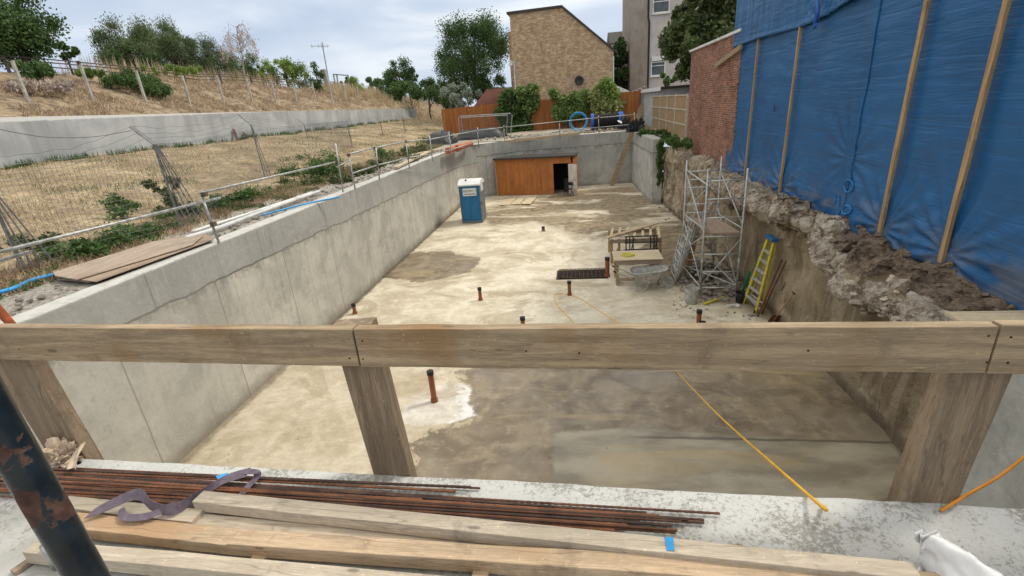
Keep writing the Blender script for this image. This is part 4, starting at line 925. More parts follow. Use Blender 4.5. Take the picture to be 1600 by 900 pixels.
# rubble heap: many broken lumps that read as one mass
mb=MB()
for i in range(330):
    a=random.random()*2*math.pi; r=random.random()**.6; x=4.0+math.cos(a)*r*1.0; y=15.6+math.sin(a)*r*2.1; 
    if x<2.95: x=2.95+random.random()*.3
    z=max(0,.62*(1-r*1.05))*random.random()
    mb.rock((x,y,z*.8+.03),random.uniform(.04,.13),.6)
for i in range(60): mb.rock((random.uniform(2.6,4.9),random.uniform(12.3,14.2),.01),random.uniform(.015,.05),.6)
for i in range(60): 
    y=random.uniform(9.5,27); mb.rock((float(xearth(y))-random.random()**2*.7-.05,y,.02),random.uniform(.02,.09),.6)
tag(mb.build('rubble',M['rubble']),'heap of broken concrete lumps under the scaffold tower and scattered along the earth face','rubble','rubble',kind='stuff')
# timber work table with black trestle in it
def worktable():
    a=P(953,407,z=0); b=P(1036,410,z=0); x0,x1,y0,y1=a.x,b.x-.05,a.y-.3,a.y+1.15; h=.90
    root=thing('timber_workbench',(x0,y0,0),'rough timber bench frame with open slats and a plank laid askew on top','workbench')
    for x,y in((x0+.05,y0+.05),(x1-.05,y0+.05),(x0+.05,y1-.05),(x1-.05,y1-.05),(x0+.32,y0+.05)):
        mb=MB(); mb.bar((x,y,0),(x,y,h),.09,.06,(0,1,0)); mb.build('leg',M['batten'],root)
    for y in(y0+.05,y1-.05):
        mb=MB(); mb.bar((x0,y-.05,h-.07),(x1,y-.05,h-.07),.045,.14); mb.build('rail',M['ply'],root)
        mb=MB(); mb.bar((x0,y-.05,.42),(x1,y-.05,.42),.04,.09); mb.build('rail',M['ply'],root)
    for i in range(7):
        x=x0+.1+i*(x1-x0-.1)/6; mb=MB(); mb.bar((x-.12,y0-.1+.05*i%.1,h+.03),(x+.1,y1+.1,h+.03),.09,.045); mb.build('slat',M['plypale'],root)
    mb=MB(); mb.bar((x0+.02,y0-.05,.05),(x0+.32,y0,.62),.07,.04,(0,1,0)); mb.build('brace',M['batten'],root)
    mb=MB(); mb.bar((x0-.15,y0+.0,h+.085),(x1+.05,y1+.15,h+.16),.22,.035); tag(mb.build('timber_plank',M['fresh']),'brown plank lying askew across the slatted workbench','timber plank')
    # black trestle pair
    r2=thing('steel_trestle',(x0+.7,y0-.2,0),'black steel trestle standing in front of the slatted workbench','trestle')
    for s in (x0+.55,x0+.68,x0+.8,x1-.42,x1-.3,x1-.2):
        mb=MB(); mb.tube([(s,y0-.32,0),(s,y0-.12,h+.12)],.022,8); mb.build('leg',M['black'],r2)
    for z in (h+.12,h-.35,h-.1): mb=MB(); mb.tube([(x0+.5,y0-.32+.2*z/(h+.1),z),(x1-.15,y0-.32+.2*z/(h+.1),z)],.026,8); mb.build('top_bar' if z>h else 'cross_bar',M['black'],r2)
    for s in (x0+.6,x1-.4): mb=MB(); mb.tube([(s,y0-.32,.1),(s+.2,y0-.15,h-.1)],.014,6); mb.build('brace',M['black'],r2)
worktable()
def plytable():
    a=P(961,447,z=0); b=P(1035,441,z=0); x0,x1=a.x+.02,b.x-.1; y0=a.y; y1=y0+.95; h=.88
    root=thing('plywood_table',(x0,y0,0),'low site table with a pale plywood top in front of the slatted workbench','table')
    for x,y in((x0+.06,y0+.06),(x1-.06,y0+.06),(x0+.06,y1-.06),(x1-.06,y1-.06)): mb=MB(); mb.bar((x,y,0),(x,y,h-.02),.08,.055,(0,1,0)); mb.build('leg',M['batten'],root)
    mb=MB(); mb.box(x0-.06,x1+.06,y0-.04,y1+.04,h-.005,h+.02); mb.build('tabletop',M['plypale'],root,bevel=.004)
    for y in(y0+.06,y1-.06): mb=MB(); mb.bar((x0,y-.05,h-.09),(x1,y-.05,h-.09),.04,.13); mb.build('rail',M['ply'],root)
    for z in(.12,): 
        mb=MB(); mb.bar((x0+.1,y0-.0,z),(x0+.1,y1,z),.05,.09); mb.bar((x0,y0,z+.1),(x1,y0,z+.1),.04,.09); mb.build('rail',M['ply'],root)
    # coil of yellow line on the top
    mb=MB()
    for k in range(7):
        c=(x0+.42,y0+.45); r=.10+.02*k; mb.tube([(c[0]+math.cos(t/16*2*math.pi)*r,c[1]+math.sin(t/16*2*math.pi)*r*.9,h+.03+.008*(k%3)) for t in range(17)],.012,6,False)
    tag(mb.build('rope_coil',M['yellow']),'yellow coil of line lying on the plywood table','rope coil')
    # wheelbarrow in front
    wx,wy=x0+.38,y0-.30; root=thing('wheelbarrow',(wx+.5,wy,0),'grey cement stained wheelbarrow parked in front of the plywood table','wheelbarrow')
    tray=M['bucket']; 
    def f(u,v):
        # v 0 outer rim .. 1 bottom
        a=u*2*math.pi; ca,sa=math.cos(a),math.sin(a); sq=lambda c:math.copysign(abs(c)**.45,c)
        kx=.56*(1-.42*v);ky=.36*(1-.4*v); z=.66-.34*v; x=wx+.62+sq(ca)*kx-.05*v; z+=.05*(sq(ca))*(1-v)
        return (x,wy+sq(sa)*ky,z)
    mb=MB(); mb.grid(f,40,5); n=len(mb.v); mb.f.append(tuple(range(n-41,n-1))); mb.build('tray',tray,root,smooth=False,solid=.012)
    mb=MB(); mb.tube([f(i/40,0) for i in range(41)],.016,6); mb.build('rim',M['galv'],root)
    for s in(-.22,.22):
        mb=MB(); mb.tube(spline([(wx-.5,wy+s*1.25,.72),(wx-.2,wy+s*1.2,.58),(wx+.3,wy+s,.34),(wx+.9,wy+s*.8,.28),(wx+1.32,wy+s*.25,.22)]),.018,8); mb.build('handle_bar',M['galv'],root)
        mb=MB(); mb.tube(spline([(wx+.62,wy+s,.3),(wx+.45,wy+s*1.1,.03),(wx+.25,wy+s*1.1,.02),(wx+.22,wy+s,.36)],6),.016,8); mb.build('leg',M['galv'],root)
        mb=MB(); mb.tube([(wx-.5,wy+s*1.25,.72),(wx-.4,wy+s*1.24,.665)],.024,8); mb.build('grip',M['black'],root)
    mb=MB(); cx=wx+1.2; mb.tube([(cx+math.cos(t/24*2*math.pi)*.17,wy,.195+math.sin(t/24*2*math.pi)*.17) for t in range(25)],.035,8,False); w_=mb.build('wheel',M['bucket'],root,smooth=True)
    mb=MB(); mb.tube([(cx,wy-.03,.195),(cx,wy+.03,.195)],.11,16); mb.build('rim',M['galv'],w_)
plytable()
# bucket
def bucket(px,py,h,r,mat,lab,handle=True):
    c=P(px,py,z=0); root=thing('bucket',(c.x,c.y,0),lab,'bucket')
    mb=MB(); pts=[(r*.8,.0),(r,h),(r*1.06,h),(r*1.06,h-.03),(r*.98,h-.035)]
    mb=MB(); mb.grid(lambda u,v:(c.x+math.cos(u*2*math.pi)*(r*.8+(r*.2)*v),c.y+math.sin(u*2*math.pi)*(r*.8+r*.2*v),h*v+.005),28,4); mb.f.append(tuple(range(27,-1,-1))); mb.build('bucket_body',mat,root,smooth=True,solid=-.006)
    mb=MB(); mb.tube([(c.x+math.cos(t/28*2*math.pi)*r*1.02,c.y+math.sin(t/28*2*math.pi)*r*1.02,h) for t in range(29)],.011,6,False); mb.build('rim',mat,root)
    if handle: mb=MB(); mb.tube([(c.x+math.cos(t/12*math.pi)*r*1.05,c.y-.02-math.sin(t/12*math.pi)*r*.35,h-.02-math.sin(t/12*math.pi)*.1) for t in range(13)],.005,5); mb.build('handle',M['galv'],root)
bucket(1080,473,.46,.20,M['bucket'],'pale grey plastic bucket at the left foot of the scaffold tower')
bucket(1157,472,.30,.15,M['black'],'small black bucket between the scaffold tower and the yellow stepladder')
def sloped(px0,px1,wd,h,mat,name,lab,cat,z=.04):
    a=P(*px0,z=z);b=P(*px1,z=z); mb=MB(); mb.bar((a.x,a.y,z),(b.x,b.y,z),wd,h); return tag(mb.build(name,mat,bevel=.004),lab,cat)
sloped((1100,475),(1131,464),.09,.05,M['yellow'],'spirit_level','yellow spirit level lying on the floor under the scaffold tower','spirit level')
q=P(1143,478,z=.04); mb=MB(); mb.bar((q.x-.13,q.y-.02,.04),(q.x+.12,q.y+.03,.05),.07,.06); mb.rock((q.x+.16,q.y,.05),.08); tag(mb.build('work_glove',M['white']),'small pale glove dropped on the floor left of the stepladder','glove')
# stepladder
def stepladder():
    bl=P(1161,474,z=0); br=P(1180,490,z=0); x1=float(xearth(12.9))-.12
    tm=P(1206,374,x=x1-.02); 
    root=thing('stepladder',(bl.x,bl.y,0),'yellow fibreglass stepladder with blue top cap folded against the earth face','stepladder')
    tl=Vector((tm.x-.02,tm.y+.19,tm.z)); tr=Vector((tm.x-.02,tm.y-.19,tm.z))
    mb=MB()
    for b_,t_ in((bl,tl),(br,tr)): 
        mb=MB(); mb.bar(b_,t_,.085,.035,(t_-b_).cross(br-bl)); mb.build('front_rail',M['yellow'],root,bevel=.004)
    for k in range(1,7):
        f=k/7.2; p=bl.lerp(tl,f);q=br.lerp(tr,f); mb=MB(); mb.bar(p,q,.09,.03); mb.build('step',M['alu'],root)
    off=Vector((.17,.05,0))
    for b_,t_ in((bl+off,tl+Vector((.05,0,-.06))),(br+off,tr+Vector((.05,0,-.06)))):
        mb=MB(); mb.bar(b_,t_,.06,.03,(1,0,0)); mb.build('rear_rail',M['yellow'],root)
    for f in(.04,.14): p=(bl+off).lerp(tl,f);q=(br+off).lerp(tr,f); mb=MB(); mb.bar(p,q,.03,.02); mb.build('rear_brace',M['white'],root)
    mb=MB(); mb.bar(tl+Vector((.02,.06,.03)),tr+Vector((.02,-.06,.03)),.17,.09); mb.build('top_cap',plain('capblue',(.03,.13,.28),.5,.1),root,bevel=.01)
    for b_ in(bl,br): mb=MB(); mb.bar(b_,b_+(tl-bl).normalized()*.1,.10,.05,(0,1,0)); mb.build('foot',M['black'],root)
stepladder()
def lean(b,t,r,mat,name,lab,cat,grp=None,xt=None,extra=None):
    a=P(*b,z=.01); x1=xt if xt else float(xearth(a.y))-.06; c=P(*t,x=x1); root=thing(name,(a.x,a.y,0),lab,cat,grp)
    mb=MB(); mb.tube([a.lerp(c,i/6)+Vector((0,0,.01*math.sin(i))) for i in range(7)],r,8); mb.build('shaft',mat,root)
    return root,a,c
mb=MB(); a=P(1159,458,z=0); c=P(1172,425,x=4.85); mb.bar(a,c,.09,.04,(1,0,0)); tag(mb.build('fence_picket',M['green']),'green painted stake leaning behind the yellow stepladder','stake')
for b_,t_,r_,lab in (((1184,494),(1222,405),.024,'rusty scaffold tube leaning on the earth face right of the stepladder'),((1190,490),(1228,408),.022,'second thin tube leaning just right of the first one by the stepladder'),((1207,478),(1228,440),.012,'short thin rod leaning between the tubes and the shovel')):
    a=P(*b_,z=.01); c=P(*t_,x=float(xearth(a.y))-.02); mb=MB(); mb.tube([a,c],r_,8); tag(mb.build('steel_rod',M['rustsoft']),lab,'steel rod')
root,a,c=lean((1207,503),(1240,458),.018,M['batten'],'shovel','dirty shovel standing blade down against the earth face','shovel')
mb=MB(); d_=(c-a).normalized(); mb.bar(a,a+d_*.32,.24,.015,(0,-1,0)); mb.build('blade',M['rustsoft'],root); mb=MB(); mb.tube([c+Vector((0,-.07,0)),c+Vector((0,.07,0))],.018,8); mb.build('grip',M['black'],root)
# ============================================================ LEFT: retaining wall, bank, railings, fences
mb=MB()
def retf(u,v):
    y=-8+79*u; return (-22.7-.02*v,y,4.5+v*((6.87-.0045*max(0,y-17)*2)-4.5))
mb.grid(retf,80,3,flip=True); n=len(mb.v); t=[v for v in mb.v[-81:]]; mb.add([*t,*[(x-.3,y,z) for x,y,z in t]],[(i,i+1,82+i,81+i) for i in range(80)])
tag(mb.build('retaining_wall',M['ret']),'long grey concrete retaining wall with white capping below the dry grass bank','retaining wall')
# concrete posts on the bank
pp=[((45,160),(15,97)),((148,165),(122,105)),((230,165),(210,113)),((297,163),(280,120)),((350,162),(338,122)),((395,162),(385,128)),((432,164),(423,128)),((465,165),(457,130)),((495,165),(487,128)),((521,166),(513,132)),((542,165),(536,135)),((563,165),(556,136))]
onum=['first','second','third','fourth','fifth','sixth','seventh','eighth','ninth','tenth','eleventh','twelfth']
for i,(b,t) in enumerate(pp):
    B=P(*b,x=-25); zg=zbank(B.x,B.y); mb=MB(); mb.bar((B.x,B.y,zg-.1),(B.x+random.uniform(-.03,.03),B.y,zg+1.72),.12,.12,(0,1,0),3)
    tag(mb.build('fence_post',M['concpost'],bevel=.015),'weathered concrete fence post on the grass bank, %s counted from the left picture edge'%onum[i],'fence post','concrete posts on the bank')
# railing along the crest of the bank
def crestz(y): return zbank(-30.2,y)
rl=thing('bank_railing',(-30.2,30,crestz(30)),'dark post and wire rail running along the top of the railway bank','railing')
for y in np.arange(8,112,4.2):
    mb=MB(); z=crestz(y); mb.bar((-30.2,y,z-.1),(-30.2,y,z+.75),.12,.12,(0,1,0)); mb.build('post',M['rebarmesh'],rl)
for h_ in(.30,.55,.72): mb=MB(); mb.tube([(-30.2,y,crestz(y)+h_) for y in np.arange(6,114,3)],.035,5); mb.build('rail',M['rebarmesh'],rl)
# far railway fence (grey palisade/cable trough) beyond
rf=thing('railway_fence',(-33,70,crestz(70)),'long grey railway fence of close bars receding behind the reeds','fence')
for i,y in enumerate(np.arange(58,150,2.4)):
    z=crestz(y)+.15; mb=MB(); mb.bar((-31.5,y,z-.6),(-31.5,y,z+1.25),.10,.10,(0,1,0)); mb.build('post',M['greyplast'],rf)
mb=MB(); 
for y in np.arange(58,150,.35): z=crestz(y)+.15; mb.bar((-31.45,y,z-.1),(-31.45,y,z+1.1),.05,.03,(1,0,0))
for h_ in (.35,.8,1.15): mb.tube([(-31.45,y,crestz(y)+.15+h_) for y in np.arange(58,150,4)],.05,4)
mb.build('railing_bars',M['greyplast'],rf)
# antenna mast and cabinet
B=P(514,128,x=-30.5); zg=zbank(-30.5,B.y); T=above(B,503,66); am=thing('antenna_mast',(B.x,B.y,zg),'slim leaning radio mast with yagi antenna on the bank','antenna')
tp=P(503,66,y=B.y); 
mb=MB(); mb.tube([(B.x,B.y,zg),(tp.x,tp.y,tp.z)],.07,8); mb.build('mast',M['galv'],am)
a=P(487,72,y=B.y); b_=P(514,72,y=B.y); mb=MB(); mb.tube([a,b_],.035,6)
mb.build('boom',M['galv'],am)
for f in(.0,.4,.55,.7,.9): c=a.lerp(b_,f); mb=MB(); mb.tube([c+Vector((0,-.35,-.0)),c+Vector((0,.35,0))],.02,5); mb.tube([c+Vector((0,0,-.25)),c+Vector((0,0,.25))],.02,5); mb.build('element',M['galv'],am)
B2=P(513,130,x=-30.0); mb=MB(); s_=mpp(B2); mb.bar((B2.x,B2.y,zg-.2),(B2.x-.35,B2.y,P(511,108,y=B2.y).z),.55,.5,(0,1,0)); tag(mb.build('signal_cabinet',M['galv'],bevel=.02),'grey metal equipment cabinet at the foot of the antenna mast','cabinet')
B3=P(528,140,x=-31); g0=thing('gantry_frame',tuple(B3),'small grey steel portal frame standing on the bank right of the antenna','steel frame')
a=P(521,116,y=B3.y);b_=P(544,118,y=B3.y);c=P(526,145,y=B3.y);d=P(546,142,y=B3.y)
for p,q in((a,c),(b_,d),(P(526,116,y=B3.y),P(530,145,y=B3.y))): mb=MB(); mb.bar(p,q,.14,.14,(0,1,0)); mb.build('upright',M['galv'],g0)
mb=MB(); mb.bar(a,b_,.14,.14); mb.build('crossbeam',M['galv'],g0)
B4=P(662,150,x=-30.5); mb=MB(); tz=P(661,139,y=B4.y).z; mb.bar((B4.x,B4.y,crestz(B4.y)),(B4.x,B4.y,tz),1.3,.2,(0,1,0)); tag(mb.build('trackside_board',M['white']),'small white trackside board at the far end of the railway fence','board')
# ---- handrail of scaffold tube on the left and far pit walls
posts=[((342,379),(314,304)),((536,300),(524,224)),((555,296),(545,242)),((593,281),(587,231)),((640,264),(634,221)),((676,252),(671,212)),((706,242),(701,206)),((748,230),(746,199)),((789,224),(787,196)),((875,216),(874,189)),((936,209),(935,181)),((992,203),(991,176))]
hr=thing('scaffold_handrail',tuple(P(536,300,z=TOP)),'galvanised scaffold tube handrail along the left and far edges of the pit','handrail')
PB=[];PT=[]
for b,t in posts:
    B=P(*b,z=TOP); B.x-=0; T=above(B,*t); PB.append(B);PT.append(T)
    mb=MB(); top=P(*t,y=B.y); lean_=Vector((max(-.25,min(.25,(top.x-B.x))),0,0)) 
    mb.tube([B,(B.x+lean_.x,B.y,T.z)],.026,8); PT[-1]=Vector((B.x+lean_.x,B.y,T.z)); mb.build('post',M['galv'],hr,smooth=True)
def onpost(i,px,py):
    return above(PB[i],px,py)
def R_(p,q,nm='rail',r=.026): mb=MB(); mb.tube([p,q],r,8); mb.build(nm,M['galv'],hr,smooth=True)
x_=-7.72
R_(P(-60,408,x=x_),P(344,309,x=x_)); R_(P(312,302,x=x_-.06),P(530,252,x=x_-.06)); R_(P(-60,424,x=x_-.1),P(47,394,x=x_-.1)); R_(P(526,261,x=x_),P(549,250,x=x_))
seq=[(541,241),(587,231),(634,221),(671,218),(701,212),(746,204),(787,199),(874,190),(935,184),(994,179)]
idx=[2,3,4,5,6,7,8,9,10,11]
pts=[onpost(i,*s) for i,s in zip(idx,seq)]
for a,b_ in zip(pts[:-1],pts[1:]): R_(a,b_)
seq=[(551,271),(591,258),(641,246),(674,241),(704,234),(749,220),(788,221),(875,205),(936,199),(992,194)]
pts=[onpost(i,*s) for i,s in zip(idx,seq)]
for a,b_ in zip(pts[:-1],pts[1:]): R_(a,b_)
for i,(px,py) in((0,(316,304)),(1,(530,252)),(2,(545,242)),(3,(587,231)),(4,(634,221)),(7,(746,204)),(8,(787,199)),(9,(874,191)),(10,(935,184)),(0,(332,350)),(1,(535,282)),(3,(591,258)),(4,(641,246))):
    c=onpost(i,px,py); mb=MB(); mb.box(c.x-.05,c.x+.05,c.y-.05,c.y+.05,c.z-.045,c.z+.045); mb.tube([c+Vector((.0,-.09,0)),c+Vector((0,.09,0))],.015,6); mb.build('coupler',M['rebarmesh'],hr,bevel=.01)
# ---- security fence with cranked posts, mesh and barbed wire
FXF=lambda y: -9.65-(max(0,y-11)*.075 if y<40 else 2.2)
sf=thing('security_fence',(-9.7,10,3.6),'old welded mesh security fence with cranked posts and sagging barbed wire','fence')
def crank(B,T,bend,nm='post',r=.022,fan=0):
    for k in range(fan+1):
        o=Vector((0,0,0)) if not k else Vector((.04*k,.16*k-.25,0))
        mb=MB(); mb.tube([B+o,bend+o*.12,T+o*.12],r*(.6 if k else 1),6); mb.build(nm,M['galvdark'],sf)
fps=[((285,355),(240,226),(203,200),4),((415,280),(388,195),(370,180),2),((485,236),(475,195),(465,170),1),((552,237),(544,202),(531,192),1),((600,222),(596,190),(581,178),1),((634,215),(631,182),(618,175),2),((40,420),(-40,290),(-90,262),3)]
tops=[];bends=[];bases=[]
for (b,m_,t,fan) in fps:
    B=P(*b,z=3.62 if b[0]<400 else 3.75); BE=above(B,*m_); top=P(*t,y=B.y); off=max(-.6,min(-.2,top.x-BE.x)); BE=Vector((B.x-.05,B.y,BE.z)); T=Vector((B.x-.5,B.y,BE.z+.42))
    crank(B,T,BE,'post',.022,fan+1); tops.append(T);bends.append(BE);bases.append(B)
order=sorted(range(len(fps)),key=lambda i:bases[i].y)
for a,b_ in zip(order[:-1],order[1:]):
    if bases[b_].y-bases[a].y>25: continue
    for f in (0,.33,.66,1.):
        p=bends[a].lerp(tops[a],f);q=bends[b_].lerp(tops[b_],f); n=12
        mb=MB(); mb.tube([p.lerp(q,i/n)-Vector((0,0,math.sin(math.pi*i/n)*(.12+.1*random.random())+random.uniform(-.02,.02))) for i in range(n+1)],.0035,4); mb.build('barbed_wire',M['wire'],sf)
a=order[0]
mb=MB()
# mesh: verticals and horizontals following the line of posts
line=[bases[i].copy() for i in order if bases[i].y<40]; line.insert(0,Vector((line[0].x+.1,-2,line[0].z)))
def lp(y):
    for p,q in zip(line[:-1],line[1:]):
        if p.y<=y<=q.y: return p.lerp(q,(y-p.y)/(q.y-p.y))
    return line[-1]
ymax=line[-1].y-.01
for h_ in np.arange(.05,1.95,.12):
    mb.tube([lp(y)+Vector((fbm(y*.4,0,3)*.05,0,h_-.0)) for y in np.arange(0,ymax,.8)],.0032,3,False)
for y in np.arange(0,ymax,.09):
    p=lp(y); k=1.92 if y<ymax else 1.9; mb.tube([p+Vector((fbm(y*.4,0,3)*.05,0,.03)),p+Vector((fbm(y*.4,0,3)*.05,0,k))],.0028,3,False)
mb.build('wire_mesh',M['wire'],sf)
# a loose strand of barbed wire
mb=MB(); mb.tube(spline([P(-30,196,x=-10.2),P(60,213,x=-10.2),P(120,215,x=-10.2),P(160,212,x=-10.2),P(205,204,x=-10.2)]),.007,4); mb.build('barbed_wire',M['wire'],sf)
# ---- things lying on the edge strip
def lay(name,pts,z,h,mat,lab,cat,grp=None):
    mb=MB(); q=[P(*p,z=z) for p in pts]; q2=[v+Vector((0,0,h)) for v in q]; n=len(q); mb.add([*q,*q2],[tuple(range(n-1,-1,-1)),tuple(range(n,2*n))]+[(i,(i+1)%n,n+(i+1)%n,n+i) for i in range(n)]); return tag(mb.build(name,mat,bevel=.004),lab,cat,grp)
pb=[((90,437),(82,425),(270,372),(330,368),(300,384),(140,442)),((100,436),(150,441),(334,375),(322,366),(255,378),(90,428)),((86,432),(120,438),(300,384),(318,369),(240,378),(84,427))]
for i,(z,lab) in enumerate(((3.57,'bottom warped plywood board of the pile beside the handrail'),(3.60,'middle warped plywood board of the pile beside the handrail'),(3.63,'top pale plywood board of the pile beside the handrail'))):
    o=lay('plywood_board',pb[i],z,.018,M['ply'] if i<2 else M['plyworn'],lab,'plywood board','plywood boards piled by the handrail')
def runpipe(pts,z,r,mat,name,lab,cat):
    mb=MB(); mb.tube(spline([P(*p,z=z) for p in pts]),r,10); return tag(mb.build(name,mat,smooth=True),lab,cat)
runpipe([(290,372),(345,355),(420,327),(499,299)],3.62,.05,M['white'],'plastic_pipe','longer white plastic pipe lying on the gravel edge behind the handrail','pipe')
runpipe([(300,362),(400,330),(487,301)],3.63,.035,M['white'],'plastic_pipe','thinner cream pipe lying against the brambles beside the white pipe','pipe')
runpipe([(410,336),(440,328),(480,318),(530,308)],3.6,.025,M['bluehose'],'water_pipe','thin blue water pipe beside the end of the white pipes','water pipe')
runpipe([(-30,464),(20,451),(50,438),(85,429)],3.6,.035,M['bluehose'],'water_pipe','blue water pipe bending along the ground at the left picture edge','water pipe')
mb=MB(); a=P(22,512,z=3.56); t=above(a,-12,440); mb.tube([a,(a.x-.25,a.y,t.z)],.05,10); tag(mb.build('steel_tube',M['rustred']),'rusty red steel tube standing at the left picture edge above the guardrail','steel tube')
mb=MB(); 
for i in range(420):
    y=random.uniform(2.5,30); x=-8.0-abs(random.gauss(0,.5)); mb.rock((x,y,TOP+.01),random.uniform(.015,.06),.6)
for i in range(260):
    t=random.random(); x=-7+random.random()*11.5; y=36.0+random.random()*3.2; mb.rock((x,y,TOP+.02),random.uniform(.03,.13),.6)
tag(mb.build('edge_stones',M['rubble']),'loose stones and broken concrete strewn along the pit edges','stones','stones',kind='stuff')
# orange clay pipes, beams, heras panel, sheeted pile
for i,(p,q,lab) in enumerate((((700,236),(720,228),'red clay drain pipe lying left behind the handrail'),((714,232),(736,224),'red clay drain pipe lying right behind the handrail'))):
    a=P(*p,z=3.68);b_=P(*q,z=3.68); mb=MB(); mb.tube([a,b_],.16,14,False); mb.tube([a+(b_-a)*.0,a+(b_-a)*.10],.19,14); tag(mb.build('clay_pipe',plain('clay%d'%i,(.42,.13,.07),.7,.2),smooth=False,solid=.0),lab,'clay pipe')
for (p,q,w_,lab,mt) in (((792,221),(905,208),.22,'long yellowish timber beam lying behind the far wall handrail','fresh'),((804,217),(912,204),.18,'grey timber beam lying behind the yellowish one','concpost'),((640,243),(690,232),.2,'short pale board lying on the gravel left of the clay pipes','plypale'),((618,262),(672,236),.2,'pale cracked board lying by the handrail near the bend','plypale')):
    a=P(*p,z=3.65);b_=P(*q,z=3.65); mb=MB(); mb.bar(a,b_,w_,.16 if w_>.2 and mt=='fresh' else .08); tag(mb.build('timber_beam',M[mt],bevel=.01),lab,'timber beam')
hy=40.5
hp=thing('mesh_fence_panel',tuple(P(755,225,y=hy)),'temporary welded mesh fence panel with rounded tube frame before the orange fence','fence panel')
tl=P(716,182,y=hy);tr=P(800,177,y=hy);bl=P(720,226,y=hy);br=P(797,222,y=hy)
mb=MB(); mb.tube([bl,tl+Vector((0,0,-.15)),tl+Vector((.15,0,0)),tr+Vector((-.15,0,0)),tr+Vector((0,0,-.15)),br],.035,8); mb.build('frame',M['galv'],hp,smooth=False)
mb=MB(); p=tl+Vector((.35,-.5,-.1)); mb.tube([bl+Vector((.35,-.5,0)),p,tr+Vector((-.3,-.5,-.1)),br+Vector((-.3,-.5,0))],.035,8); mb.build('second_frame',M['galv'],hp)
mb=MB()
for i in range(1,45): f=i/45; mb.tube([bl.lerp(br,f),tl.lerp(tr,f)],.006,3,False)
for i in range(1,9): f=i/9; mb.tube([bl.lerp(tl,f),br.lerp(tr,f)],.006,3,False)
mb.build('mesh_infill',M['wire'],hp)
# black sheeted piles
def pile(px0,px1,y,h,ydep,lab,seed,rotskew=0):
    a=P(*px0,y=y);b_=P(*px1,y=y); z0=TOP-.05
    def f(u,v):
        x=a.x+(b_.x-a.x)*u; yy=y+ydep*(v-.5)*1.; e=min(1,min(u,1-u)*5)*min(1,min(v,1-v)*4)
        z=z0+h*(e**.6)*(.9+.15*fbm(u*1.5,v*1.5,seed,2))+.05*abs(fbm(u*16+v*8,v*3,seed,2))*e; return (x+.1*fbm(u*5,v*9,seed),yy+rotskew*(u-.5),z)
    mb=MB(); mb.grid(f,70,30); return tag(mb.build('sheeted_pile',M['sheet'],smooth=True),lab,'sheeted pile')
def sheetm():
    g=G('black_sheet'); g.col(g.mix(g.step(g.noise(2,5),.4,.6),(.01,.011,.013),(.022,.025,.028))); g.rgh(.38); g.b.inputs['Specular IOR Level'].default_value=.5
    g.bump(g.noise(1.2,5,v=g.map(scale=(1,1,1),rot=(0,0,.6)),dist=1.5),.8,.2); return g.m
M['sheet']=sheetm()
pile((712,225),(792,222),39.2,.8,2.6,'low pile of material under glossy black plastic sheet behind the handrail',2)
pile((672,240),(712,232),35.5,.9,2.4,'slumped pile under black sheet at the left end of the orange fence',5)
mb=MB(); mb.tube(spline([P(690,240,y=36),P(694,215,y=36),P(691,203,y=36),P(688,215,y=36.1)]),.04,6); tag(mb.build('hose_end',M['bluehose']),'short upright blue hose end by the slumped black pile','hose')
# blue pipe coil
cc=P(904,203,y=38.2); cr_=.66; pc=thing('pipe_coil',(cc.x,cc.y,TOP),'standing coil of bright blue water pipe behind the far handrail','pipe coil')
for k in range(6):
    mb=MB(); r=cr_-.05*(k%3); mb.tube([(cc.x+math.cos(t/32*2*math.pi)*r,cc.y+.06*(k-3),TOP+.72+math.sin(t/32*2*math.pi)*r) for t in range(33)],.035,6,False); mb.build('coil_turn',M['bluehose'] if k<4 else M['white'],pc,smooth=True)
# black twinwall pipe coil lying on its side
a=P(926,200,y=38.6);b_=P(972,197,y=38.6); zz=TOP+.6; dr=thing('corrugated_pipe',((a.x+b_.x)/2,38.6,TOP),'fat black corrugated drainage pipe with blue end caps lying behind the far handrail','corrugated pipe')
n=74; mb=MB(); pts=[(a.x+(b_.x-a.x)*i/n,38.6,zz) for i in range(n+1)]; mb.tube(pts,.5,24,rr=[.56 if i%4<2 else .49 for i in range(n+1)]); mb.build('pipe_body',M['black'],dr)
for x0,x1 in((a.x-.12,a.x+.1),(b_.x-.28,b_.x+.05)): mb=MB(); mb.tube([(x0,38.6,zz),(x1,38.6,zz)],.6,24); mb.build('end_cap',M['bluecap'],dr)
mb=MB(); p=P(966,188,y=38); q=P(985,199,y=37.6); mb.bar(p,q,.3,.03,(0,-.3,1)); tag(mb.build('white_board',M['white']),'tilted white board at the right end of the black corrugated pipe','board')
for i,(px,py) in enumerate(((978,198),(998,197),(990,203))): crumple('debris_bag',(px,py+3),3.6,.35,.3,.5,M['blackmat'],['black rubbish bag leaning by the tilted white board','black bag near the grey outbuilding corner','small black bag on the far wall edge beside the leaning board'][i],'rubbish bag',i*3)
